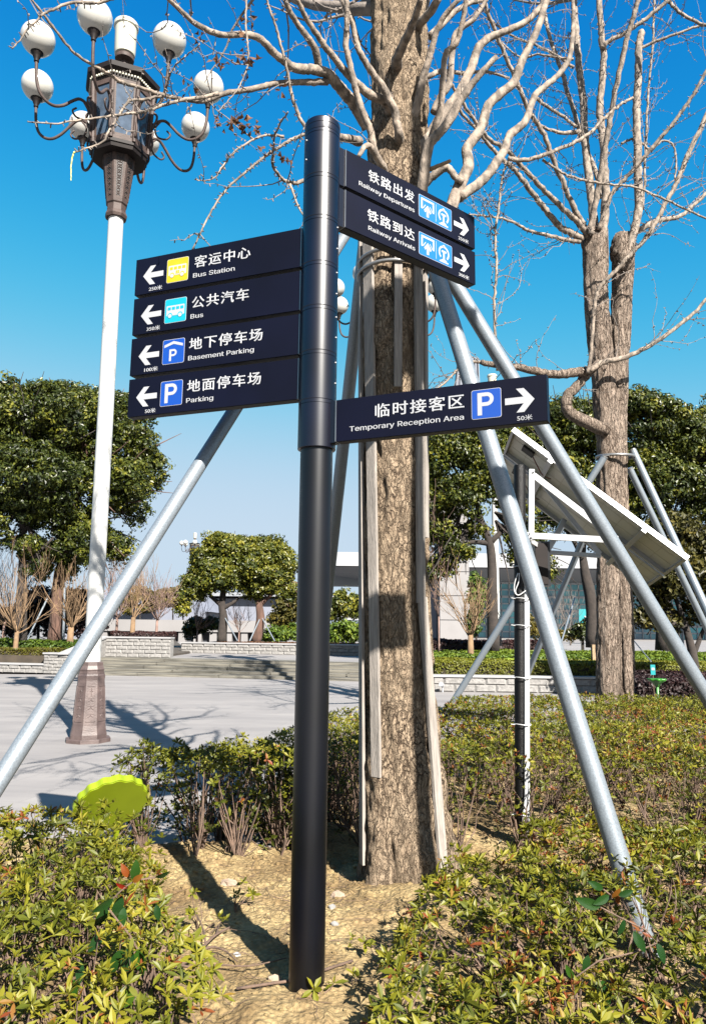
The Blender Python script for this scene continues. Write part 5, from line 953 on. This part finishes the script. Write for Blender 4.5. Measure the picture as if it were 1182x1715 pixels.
# scalloped lime-green garden lamp head lying in the left bush
pc = at(186, 1350, 4.5); t = thing('garden_lamp', pc, 'lime green scalloped disc-shaped garden lamp head tilted in the lower left bush', 'garden lamp')
nrm = -_fw*.74+.67*(CR*.62-CU*.78); nrm /= np.linalg.norm(nrm); e1 = np.cross([0, 0, 1.0], nrm); e1 /= np.linalg.norm(e1); e2 = np.cross(nrm, e1); R_ = .205
poly = [((R_+.0055*math.cos(16*a))*math.cos(a), (R_+.0055*math.cos(16*a))*math.sin(a)) for a in np.linspace(0, 2*math.pi, 130, endpoint=False)]
m = MB(); m.prism(poly, lambda u, v, w_: pc+e1*u+e2*v+nrm*w_, -.042, 0); m.prism([(x*.97, y*.97) for x, y in poly], lambda u, v, w_: pc+e1*u+e2*v+nrm*w_, 0, .004); m.build('head', lime, t)
m = MB(); m.tube([pc-nrm*.06+[0, .02, -.02], pc+[-.02, .20, -.14], [pc[0]-.02, pc[1]+.20, .0]], .018, 14); m.build('stem', lime, t, smooth=True)
def garden_lamp(x, ytop, ybot, Y, hw, label, mat, lobes=9):
    p = at(x, ybot, Y); q_ = at(x, ytop, Y); t = thing('garden_lamp', p, label, 'garden lamp'); r = hw*zc(p)/F0; H_ = q_[2]-p[2]
    m = MB(); m.tube([[p[0], Y, p[2]-.3], [p[0], Y, q_[2]-.02]], r*.16, 10); m.build('stem', mat, t, smooth=True)
    m = MB(); n = 54; V = []; prof = [(.18, -.42), (.5, -.2), (.9, -.08), (1, 0), (.95, .04), (.001, .06)]
    for pr, pz in prof:
        for k in range(n): a = 2*math.pi*k/n; rr__ = r*pr*(1+.09*math.cos(lobes*a)); V.append([p[0]+rr__*math.cos(a), Y+rr__*math.sin(a), q_[2]+pz*r*2])
    F = [[i*n+j, i*n+(j+1) % n, (i+1)*n+(j+1) % n, (i+1)*n+j] for i in range(len(prof)-1) for j in range(n)]; m.add(V, np.array(F)); m.build('head', mat, t, smooth=True)
garden_lamp(853, 1104, 1134, 20.5, 8, 'lime green funnel-shaped garden lamp in front of the far clipped hedge', lime)
garden_lamp(1102, 1138, 1178, 11.0, 15, 'dark leafy-green garden lamp before the purple hedge at the right', lime2, 7)
c = at(1093, 1122, 11.5); t = thing('tag_sign', c, 'small teal tag on a thin stake left above the green garden lamp', 'sign'); q = MB(); q.box(c, [.035, .006, .075]); q.build('plate', teal, t); q = MB(); q.box(c+[.0, -.008, .012], [.022, .002, .018]); q.build('white_field', white, t); q = MB(); q.tube([c, [c[0], c[1], .2]], .006, 6); q.build('stake', stem, t)
c = at(741, 1150, 18.9); t = thing('spotlight', c, 'tiny white spotlight at the foot of the right kerb wall', 'spotlight'); q = MB(); q.tube([c+[0, 0, .02], c+[-.05, -.08, .06]], np.array([.05, .06]), 12); q.build('head', white, t); q = MB(); q.tube([c, [c[0], c[1], 0]], .02, 8); q.build('stem', white, t)
m = MB(); c = at(990, 1045, 70); t = thing('banner', c, 'teal upright sign panel beside the second ginkgo, far behind', 'sign'); m.box([c[0], 70, c[2]], [1.15, .1, 1.35]); m.build('panel', teal, t)
q = MB()
for k in range(3): q.box([c[0]-.5+.45*k, 69.88, c[2]+.4], [.16, .01, .32])
q.box([c[0], 69.88, c[2]-.55], [.6, .01, .12]); q.build('white_marks', white, t)
for s_ in (-1, 1): q = MB(); q.box([c[0]+s_*1.0, 70.05, c[2]/2-.4], [.06, .06, c[2]/2-.4]); q.build('leg', galv2, t)

# ================================================================== EVERGREENS AND HEDGES FARTHER AWAY
def leaves(mb, P, N, size, tint, asp=.55):
    a, b, c = frames(N); s = (size*rng.uniform(.6, 1.3, len(P)))[:, None]; fold = c*s*.18
    V = np.stack([P-a*s, P-b*s*asp+fold, P+a*s, P+b*s*asp+fold], 1).reshape(-1, 3); F = (np.arange(len(P))*4)[:, None]+np.arange(4)[None]; mb.add(V, F, np.repeat(np.clip(tint, 0, 1), 4))
def crown(mb, lobes, clumps, per, size, clump_r, tb=.5, seed=0, hollow=.55):
    """lobes: [(centre, (rx,ry,rz))]; leaf clumps hug the lobes' skins"""
    vol = np.array([l[1][0]*l[1][2] for l in lobes]); vol = vol/vol.sum(); 
    for (c, R_), f in zip(lobes, vol):
        k = max(4, int(clumps*f)); d = rng.normal(0, 1, (k, 3)); d /= np.linalg.norm(d, axis=1)[:, None]; bias = np.where((d[:, 2] < -.35) & (rng.random(k) < .55), -1, 1); d[:, 2] *= bias
        rad = (rng.uniform(hollow, 1.05, k)+np.where(rng.random(k) < .12, rng.uniform(0, .22, k), 0))[:, None]; C_ = np.array(c)+d*np.array(R_)*rad; cr_ = clump_r*rng.uniform(.45, 1.5, k); ct = tb+rng.normal(0, .15, k)
        n = rng.normal(0, 1, (k, per, 3)); n /= np.linalg.norm(n, axis=2)[..., None]; n[..., 2] = np.abs(n[..., 2])*np.where(rng.random((k, per)) < .72, 1, -1)
        P = C_[:, None]+n*cr_[:, None, None]*np.array([1, 1, .72])*rng.uniform(.55, 1.05, (k, per, 1)); N = n+rng.normal(0, .45, n.shape)
        T = ct[:, None]+rng.normal(0, .15, (k, per)); leaves(mb, P.reshape(-1, 3), N.reshape(-1, 3), size, T.reshape(-1))
def tree(name, label, base, tr_r, limbs_, lobes, clumps, per, size, clump_r, mat, bark, tb=.5, group=None, hollow=.55):
    t = thing(name, base, label, 'tree', group); m = MB(); b = np.array(base)
    top = np.array(limbs_[0][-1]); m.tube(smooth_path(limbs_[0], 4), np.linspace(tr_r, tr_r*.35, 4*(len(limbs_[0])-1)+1), 14, disp=bark_disp(tr_r*.12, 5, 1.5)); m.build('trunk', bark, t, smooth=True)
    for l_ in limbs_[1:]: m = MB(); m.tube(smooth_path(l_, 4), np.linspace(tr_r*.5, tr_r*.15, 4*(len(l_)-1)+1), 8); m.build('limb', bark, t, smooth=True)
    m = MB()                                            # fine wood inside the crown
    for c, R_ in lobes:
        for _ in range(6):
            q = twig_path(np.array(limbs_[0][-1])*.6+np.array(c)*.4, np.array(c)-np.array(limbs_[0][-1])+rng.normal(0, R_[0]*.9, 3), np.linalg.norm(np.array(c)-np.array(limbs_[0][-1]))*.8+R_[0]*.5, 6, .12, .02); m.tube(q, np.linspace(tr_r*.22, .01, 7), 5, False)
    m.build('boughs', bark, t)
    m = MB(); crown(m, lobes, clumps, per, size, clump_r, tb, 0, hollow); tag(m.build('crown', mat, t), kind='stuff'); return t
def lobes_px(L_, Y, depth=1.0):
    out = []
    for x, y, rx, ry, dy in L_: p = at(x, y, Y+dy); s = zc(p)/F0; out.append((p, (rx*s, rx*s*depth, ry*s)))
    return out
GRP = 'evergreen trees round the plaza'
Yl = 27.0
tree('evergreen_tree', 'dense dark evergreen at the left picture edge, leftmost one', at(35, 1075, Yl), .24, [[at(34, 1085, Yl), at(36, 1000, Yl), at(38, 930, Yl), at(36, 850, Yl)], [at(36, 960, Yl), at(60, 930, Yl), at(90, 900, Yl)], [at(38, 930, Yl), at(10, 880, Yl), at(-10, 840, Yl)]],
     lobes_px([(30, 735, 62, 60, 0), (75, 700, 55, 50, -.5), (-5, 790, 60, 70, .5), (20, 680, 50, 40, 0), (60, 800, 60, 60, -.8), (20, 870, 55, 50, 0), (-40, 720, 70, 80, 0), (80, 870, 40, 45, .6), (60, 930, 35, 30, 0)], Yl), 760, 105, .072, .40, camphor, darkbark, .37, GRP)
tree('evergreen_tree', 'dense evergreen with red-brown trunk behind the large white lamp shaft', at(97, 1075, Yl+2), .30, [[at(92, 1078, Yl+2), at(96, 1020, Yl+2), at(100, 960, Yl+2), at(118, 890, Yl+2), at(125, 840, Yl+2)], [at(98, 980, Yl+2), at(130, 940, Yl+2), at(175, 900, Yl+2)], [at(118, 890, Yl+2), at(80, 840, Yl+2), at(60, 800, Yl+2)]],
     lobes_px([(150, 730, 60, 55, 0), (110, 690, 50, 45, 0), (180, 700, 45, 50, 0), (215, 750, 42, 45, 0), (243, 790, 34, 40, .3), (190, 810, 55, 50, -.7), (130, 830, 55, 55, -.7), (215, 850, 34, 34, .3), (140, 910, 55, 45, -.5), (90, 950, 34, 30, 0), (190, 925, 30, 28, .4), (232, 700, 24, 22, .4), (100, 760, 50, 60, 0)], Yl+2), 860, 105, .072, .40, camphor, redbark, .42, GRP)
Ym = 35.0
tree('round_evergreen', 'round evergreen with dark trunk, left one of the pair behind the far wall', at(373, 1073, Ym), .24, [[at(371, 1076, Ym), at(374, 1040, Ym), at(372, 1015, Ym), at(374, 985, Ym), at(370, 950, Ym)], [at(372, 1015, Ym), at(355, 1000, Ym), at(345, 985, Ym)], [at(372, 1020, Ym), at(392, 1008, Ym), at(402, 1000, Ym)]],
     lobes_px([(368, 922, 30, 26, 0), (345, 945, 26, 26, 0), (390, 935, 26, 32, 0), (335, 975, 24, 24, 0), (365, 965, 28, 26, -.5), (395, 975, 22, 20, 0), (330, 1000, 14, 10, 0), (405, 912, 18, 12, .3)], Ym), 460, 95, .075, .30, camphor, darkbark, .58, GRP)
tree('round_evergreen', 'round evergreen with pale wrapped trunk, right one of the pair behind the far wall', at(432, 1073, Ym), .25, [[at(428, 1076, Ym), at(436, 1040, Ym), at(434, 1010, Ym), at(438, 985, Ym), at(440, 950, Ym)], [at(434, 1015, Ym), at(450, 1000, Ym), at(462, 992, Ym)]],
     lobes_px([(430, 925, 24, 22, 0), (455, 930, 28, 26, 0), (475, 950, 20, 24, 0), (435, 955, 26, 28, -.5), (465, 975, 26, 24, 0), (430, 990, 20, 16, 0), (485, 995, 12, 12, 0), (415, 945, 18, 24, .4)], Ym), 460, 95, .075, .30, camphor, redbark, .60, GRP)
Yr = 24.0
tree('evergreen_tree', 'airy evergreen between the ginkgo trunk and the right lamp shaft', at(825, 1085, Yr), .20, [[at(826, 1090, Yr), at(824, 1000, Yr), at(822, 920, Yr), at(805, 870, Yr), at(795, 830, Yr)], [at(820, 910, Yr), at(790, 908, Yr), at(765, 915, Yr)], [at(808, 875, Yr), at(780, 860, Yr), at(755, 850, Yr)], [at(820, 910, Yr), at(850, 880, Yr), at(870, 860, Yr)]],
     lobes_px([(745, 770, 45, 42, 0), (800, 760, 42, 40, 0), (850, 760, 40, 40, .4), (730, 840, 30, 38, 0), (775, 830, 34, 34, -.5), (825, 800, 34, 36, -.5), (735, 905, 26, 30, 0), (770, 930, 20, 14, 0), (865, 830, 30, 36, 0), (880, 900, 26, 36, 0), (740, 950, 18, 22, .3), (905, 950, 20, 18, .3), (715, 890, 18, 45, .2), (722, 955, 16, 20, .2), (882, 935, 22, 26, 0), (905, 968, 18, 12, .3), (700, 800, 22, 50, .3), (790, 895, 18, 14, .2)], Yr), 560, 100, .068, .34, camphor, darkbark, .48, GRP)
Yr2 = 28.0
tree('evergreen_tree', 'tall dense evergreen behind the second ginkgo, its dark bent trunk beside the blue glass', at(985, 1075, Yr2), .26, [[at(992, 1085, Yr2), at(990, 1010, Yr2), at(980, 960, Yr2), at(975, 920, Yr2), at(985, 860, Yr2)], [at(978, 940, Yr2), at(960, 905, Yr2), at(940, 880, Yr2)]],
     lobes_px([(940, 720, 45, 45, 0), (985, 740, 50, 50, 0), (930, 800, 45, 45, 0), (990, 830, 50, 50, 0), (960, 690, 30, 24, 0), (1010, 880, 40, 40, 0), (945, 870, 36, 34, 0), (900, 740, 30, 34, 0)], Yr2), 620, 105, .075, .40, camphor, darkbark, .45, GRP)
tree('evergreen_tree', 'tallest dense evergreen rising at the right picture edge', at(1110, 1080, Yr2-1), .28, [[at(1110, 1090, Yr2-1), at(1112, 1000, Yr2-1), at(1108, 900, Yr2-1), at(1110, 800, Yr2-1)]],
     lobes_px([(1080, 710, 50, 52, 0), (1130, 730, 50, 48, 0), (1180, 750, 55, 60, 0), (1070, 790, 50, 50, 0), (1130, 820, 55, 50, -.6), (1190, 850, 55, 55, 0), (1085, 860, 40, 40, 0), (1065, 685, 28, 26, 0), (1220, 740, 60, 70, 0)], Yr2-1), 860, 105, .072, .40, camphor, darkbark, .45, GRP)
Yr3 = 16.5
tree('osmanthus_tree', 'low spreading olive-yellow tree at the right edge under the tall evergreens', at(1160, 1130, Yr3), .13, [[at(1165, 1160, Yr3), at(1160, 1100, Yr3), at(1148, 1050, Yr3), at(1130, 1000, Yr3)], [at(1160, 1100, Yr3), at(1180, 1050, Yr3), at(1200, 1010, Yr3)], [at(1148, 1050, Yr3), at(1110, 1040, Yr3), at(1085, 1020, Yr3)]],
     lobes_px([(1090, 930, 32, 36, 0), (1130, 900, 40, 40, 0), (1175, 930, 45, 48, 0), (1095, 990, 36, 36, 0), (1140, 970, 45, 45, -.3), (1190, 1010, 45, 42, 0), (1085, 1040, 26, 22, 0), (1120, 1045, 30, 22, .3), (1220, 950, 50, 60, 0)], Yr3), 620, 46, .06, .24, olive, darkbark, .42, hollow=.2)
# smaller background trees and shrubs
def blob(name, label, L_, Y, clumps, per, size, cr_, mat, tb=.5, cat='shrub', group=None, base=None, stemr=.06):
    lb = lobes_px(L_, Y, .8); x, y = L_[0][0], max(l[1]+l[3] for l in L_); b = at(x, y+2, Y); t = thing(name, b, label, cat, group); m = MB(); m.tube([[b[0], Y, b[2]-.6], lb[0][0]], stemr, 6); m.build('trunk', darkbark, t)
    m = MB(); crown(m, lb, clumps, per, size, cr_, tb, 0, .4); tag(m.build('crown', mat, t), kind='stuff'); return t
BG = 'background trees and shrubs'
blob('small_tree', 'olive rounded tree just left of the sign pole foot of the far view', [(480, 1030, 22, 26, 0), (500, 1010, 20, 22, 0), (465, 1045, 14, 16, 0)], 42, 150, 40, .12, .35, olive, .55, 'tree', BG)
blob('small_tree', 'green rounded tree right of the sign pole, under the white roof', [(575, 1015, 26, 22, 0), (600, 1020, 20, 20, 0), (555, 1025, 16, 18, 0)], 48, 160, 40, .13, .4, camphor, .6, 'tree', BG)
blob('bright_shrub', 'bright yellow-green shrub right of the sign pole above the far wall', [(575, 1060, 26, 18, 0), (600, 1062, 20, 16, 0), (556, 1068, 12, 10, 0)], 40, 130, 44, .10, .3, lightgreen, .6, 'shrub', BG)
blob('bright_shrub', 'yellow-green shrub left of the sign pole above the far wall', [(465, 1063, 20, 12, 0), (490, 1062, 16, 14, 0), (447, 1070, 10, 7, 0)], 40, 90, 40, .09, .25, lightgreen, .5, 'shrub', BG)
blob('dark_shrub', 'spreading dark shrub before the low concrete building', [(330, 1050, 16, 12, 0), (350, 1048, 16, 12, 0), (318, 1058, 10, 10, 0)], 38, 70, 34, .11, .28, camphor, .25, 'shrub', BG)
blob('conical_tree', 'small pointed dark green tree top, right one of two far left of the pair', [(307, 990, 8, 14, 0), (307, 1005, 11, 14, 0), (305, 1020, 12, 12, 0)], 62, 60, 34, .15, .35, camphor, .65, 'tree', BG)
blob('conical_tree', 'small pointed olive tree top, left one of two far left of the pair', [(290, 995, 8, 13, 0), (288, 1010, 11, 12, 0), (270, 1000, 9, 14, 0), (270, 1015, 11, 12, 0)], 62, 80, 34, .15, .35, olive, .75, 'tree', BG)
blob('far_tree', 'brownish far trees behind the pale brace, left of the pointed trees', [(235, 1005, 22, 20, 0), (255, 1010, 18, 18, 0), (215, 1015, 16, 16, 0)], 70, 90, 34, .17, .45, olive, .7, 'tree', BG)
blob('dark_shrub', 'dark shrub mass between the two left evergreen trunks', [(65, 1020, 28, 36, 0), (40, 1040, 24, 26, 0), (125, 1025, 24, 36, 0), (150, 1045, 22, 24, 0), (90, 1045, 20, 26, 0), (10, 1045, 22, 26, 0)], 32, 330, 40, .10, .35, purple, .35, 'shrub', BG)
blob('slender_tree', 'slim yellow-green conifer beside the concrete tower', [(797, 985, 10, 24, 0), (798, 1015, 12, 24, 0), (795, 1045, 12, 20, 0), (806, 1000, 8, 18, 0)], 40, 110, 40, .10, .3, lightgreen, .35, 'tree', BG)
blob('bright_shrub', 'yellow-green shrubs right of the black pole before the station glass', [(905, 1058, 16, 14, 0), (880, 1050, 12, 20, 0), (935, 1066, 12, 9, 0), (958, 1066, 10, 8, 0)], 45, 110, 40, .10, .28, olive, .85, 'shrub', BG)
blob('dark_shrub', 'dark shrub before the teal banner by the second ginkgo', [(975, 1060, 20, 14, 0), (1000, 1050, 16, 18, 0)], 30, 100, 40, .08, .25, camphor, .15, 'shrub', BG)
def strip(name, label, poly, h, z0, dens, size, mat, tb=.5, cat='hedge', top_noise=.06, box=True, grad=None):
    poly = [tuple(p) for p in poly]; xs_ = [p[0] for p in poly]; ys_ = [p[1] for p in poly]; n = int((max(xs_)-min(xs_))*(max(ys_)-min(ys_))*dens); Q = np.stack([rng.uniform(min(xs_), max(xs_), n), rng.uniform(min(ys_), max(ys_), n)], -1); Q = Q[inside(Q, poly)]
    nz = fbm(np.stack([Q[:, 0]*1.5, Q[:, 1]*1.5, Q[:, 0]*0], -1), 3)-.5; z = z0+h+nz*top_noise*2-rng.random(len(Q))**2*.12; P = np.stack([Q[:, 0], Q[:, 1], z], -1); N = np.tile([[0, 0, 1.0]], (len(P), 1))+rng.normal(0, .5, (len(P), 3))
    tn = tb+nz*.6+rng.normal(0, .12, len(P)); Ps, Ns, Ts = [P], [N], [tn]
    for i in range(len(poly)):
        a, b = np.array(poly[i]), np.array(poly[(i+1) % len(poly)]); L_ = np.linalg.norm(b-a); k = int(L_*h*dens*1.2); f = rng.random(k)[:, None]; q = a+(b-a)*f; zz_ = z0+rng.random(k)*h; nn_ = np.array([(b-a)[1], -(b-a)[0]])/L_; c = np.array([np.mean(xs_), np.mean(ys_)])
        if nn_@(q.mean(0)-c if k else nn_) < 0: nn_ = -nn_
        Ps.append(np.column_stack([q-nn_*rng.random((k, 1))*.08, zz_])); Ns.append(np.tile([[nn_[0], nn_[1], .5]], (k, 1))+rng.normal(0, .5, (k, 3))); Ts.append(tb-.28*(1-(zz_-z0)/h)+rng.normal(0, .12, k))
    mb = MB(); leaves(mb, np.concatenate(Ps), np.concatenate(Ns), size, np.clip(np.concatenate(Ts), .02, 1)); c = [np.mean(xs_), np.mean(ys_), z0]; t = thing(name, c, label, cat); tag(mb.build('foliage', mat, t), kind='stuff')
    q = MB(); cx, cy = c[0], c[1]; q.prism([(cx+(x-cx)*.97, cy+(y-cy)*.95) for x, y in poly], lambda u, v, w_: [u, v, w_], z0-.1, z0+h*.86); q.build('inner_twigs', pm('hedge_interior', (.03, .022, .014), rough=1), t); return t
strip('clipped_hedge', 'low clipped hedge behind the right kerb wall, green on top and brown below', [(2.15, 19.5), (13.5, 19.0), (14, 21.0), (2.2, 21.5)], .40, .34, 1500, .035, hedgemat, .78)
strip('ground_cover', 'bright light-green ground cover behind the right clipped hedge', [(2.2, 21.6), (14, 21.1), (17, 27), (2.4, 27)], .42, .40, 700, .05, lightgreen, .62, 'ground cover', .12)
strip('ground_cover', 'dark reddish hedge strip in front of the concrete tower', [(2.6, 27.5), (7.4, 27.5), (8, 30), (2.6, 30)], .75, .4, 500, .06, purple, .75, 'hedge', .10)
strip('clipped_hedge', 'dark purple hedge at the right edge behind the second ginkgo', [(4.75, 12.6), (9, 12.2), (9, 15.5), (5.2, 15.8)], .72, .0, 1600, .035, purple, .55)
strip('clipped_hedge', 'brownish clipped hedge at the left picture edge above the planter wall', [(-15, 26.3), (-10.1, 25.1), (-9.7, 26.2), (-15, 27.6)], .50, .26, 1500, .04, hedgemat, .50)
strip('ground_cover', 'leafy green ground cover around the left evergreen trunks', [(-15, 27.3), (-9.6, 26.0), (-8.9, 27.3), (-9.0, 31), (-16, 31)], .42, .52, 700, .06, lightgreen, .38, 'ground cover', .16)
strip('ground_cover', 'low dark red groundcover in the planter right of the lamp', [(-8.7, 27.2), (-6.7, 26.9), (-6.7, 29.0), (-8.8, 29.2)], .22, 1.1, 900, .04, purple, .8, 'ground cover', .1)
strip('ground_cover', 'thin reddish mulch line under the two round evergreens', [(-5.8, 32.3), (2.5, 30.8), (2.5, 33), (-5.8, 34)], .06, .85, 500, .05, deadleaf, .4, 'ground cover', .05)
# bare shrubs
def bare_shrub(x, y, Y, ytop, label, n=11, mat=shrubwood, wpx=9, spread=.8, fine=mat if False else None, r0=None, twn=6):
    b = at(x, y, Y); tp_ = at(x, ytop, Y); H_ = tp_[2]-b[2]; t = thing('bare_shrub', b, label, 'shrub', 'bare winter shrubs'); r0 = r0 or wpx/2*zc(b)/F0
    m = MB(); f = b+np.array([0, 0, H_*.22]); m.tube([b-[0, 0, .3], b, f], np.array([r0*1.1, r0, r0*.8]), 8, disp=bark_disp(r0*.15, 6, 3)); m.build('trunk', mat, t, smooth=True); tb = MB()
    for k in range(n):
        a = 2*math.pi*k/n+rng.normal(0, .3); d = np.array([math.cos(a)*spread*rng.uniform(.5, 1.3), math.sin(a)*spread*rng.uniform(.5, 1.3), 1]); q = twig_path(f-[0, 0, H_*.05*rng.random()], d, H_*rng.uniform(.45, .85), 8, .13, .10); r = np.linspace(r0*.30, .006, len(q)); m2 = MB(); m2.tube(q, r, 6); m2.build('branch', mat, t, smooth=True)
        for _ in range(twn):
            j = rng.integers(2, len(q)); q2 = twig_path(q[j-1], q[j]-q[j-1]+rand_perp(q[j]-q[j-1])*.08*H_*.6, H_*rng.uniform(.25, .5), 6, .12, .12); tb.tube(q2, np.linspace(.009, .004, len(q2)), 4, False)
            for _ in range(4): jj = rng.integers(1, len(q2)-1); q3 = twig_path(q2[jj], q2[jj]-q2[jj-1]+rand_perp(q2[jj]-q2[jj-1])*.05, H_*rng.uniform(.1, .25), 4, .12, .1); tb.tube(q3, .0036, 3, False)
    tag(tb.build('twigs', mat, t), kind='stuff'); return t
bare_shrub(26, 1088, 25.9, 945, 'pruned bare shrub with ochre stems at the left picture edge', 10)
bare_shrub(117, 1078, 27.2, 955, 'pruned bare shrub with ochre stems between the left edge and the white lamp', 10, wpx=12)
bare_shrub(222, 1058, 28.3, 950, 'bare shrub with knobby pollarded stems in the planter right of the lamp', 7, wpx=9, spread=.5, mat=shrubwood, twn=7)
bare_shrub(262, 1060, 29.5, 965, 'fine pinkish bare shrub right of the knobby one in the planter', 10, wpx=5, mat=pinkwood, twn=7)
bare_shrub(195, 1060, 29.5, 945, 'fine pinkish bare shrub peeping out right of the white lamp shaft', 9, wpx=5, mat=pinkwood, twn=7)
bare_shrub(5, 1075, 30, 920, 'fine reddish bare shrub in the left corner behind the hedge', 10, wpx=6, mat=pinkwood, twn=8)
bare_shrub(330, 1070, 37, 1000, 'wispy bare shrub before the low concrete building, left one', 7, wpx=3, mat=pinkwood, twn=4)
bare_shrub(400, 1072, 36, 1005, 'wispy bare shrub between the two round evergreens', 8, wpx=3, mat=pinkwood, twn=4)
bare_shrub(788, 1092, 22.5, 965, 'bare ochre-stemmed shrub in front of the concrete tower', 9, wpx=11, spread=.75)
bare_shrub(735, 1080, 24, 870, 'thin bare saplings against the ginkgo trunk on its right', 4, wpx=3, spread=.25, mat=pinkwood)
bare_shrub(955, 1075, 60, 990, 'wispy bare trees before the station glass', 10, wpx=3, mat=twigmat, twn=4)
bare_shrub(935, 1075, 55, 1000, 'wispy bare tree left of the others before the station glass', 8, wpx=3, mat=twigmat, twn=4)
# thin stakes in the background
for (x0, y0, x1, y1, Y, r_, lb, mt) in ((168, 738, 90, 1080, 0, 0, '', None), (120, 1068, 88+0, 1068, 0, 0, '', None),): pass
def stake(x0, y0, x1, y1, Ya, Yb, r_, lb): a = at(x0, y0, Ya); b = at(x1, y1, Yb); brace(b, a, r_, lb, 'tree_stake', 'thin stakes propping background trees')
stake(88, 985, 44, 1075, 29, 27.5, .035, 'thin pale stake leaning on the red-brown evergreen trunk')
stake(108, 985, 106, 1075, 28.6, 28.6, .05, 'upright pale stake beside the red-brown evergreen trunk')
stake(1060, 1072, 1090, 1108, 19, 15, .012, 'thin cane slanting above the purple hedge')
stake(1140, 1000, 1144, 1090, 18, 18, .03, 'thin pale upright stake behind the osmanthus')
stake(962, 1002, 940, 1075, 30, 27, .03, 'thin stake on the bent dark evergreen trunk')
stake(374, 1030, 398, 1074, 35, 34, .03, 'dark stake of the left round evergreen'); stake(436, 1030, 460, 1074, 35, 34, .03, 'dark stake of the right round evergreen')
stake(438, 1030, 418, 1074, 35, 34, .03, 'pale stake on the left side of the right round evergreen')
m = MB(); c = at(995, 1092, 21.4); m.box([c[0], 21.4, c[2]-.1], [.075, .075, .3]); tag(m.build('stump_post', cutwood), 'small square wooden post left of the second ginkgo trunk', 'post')
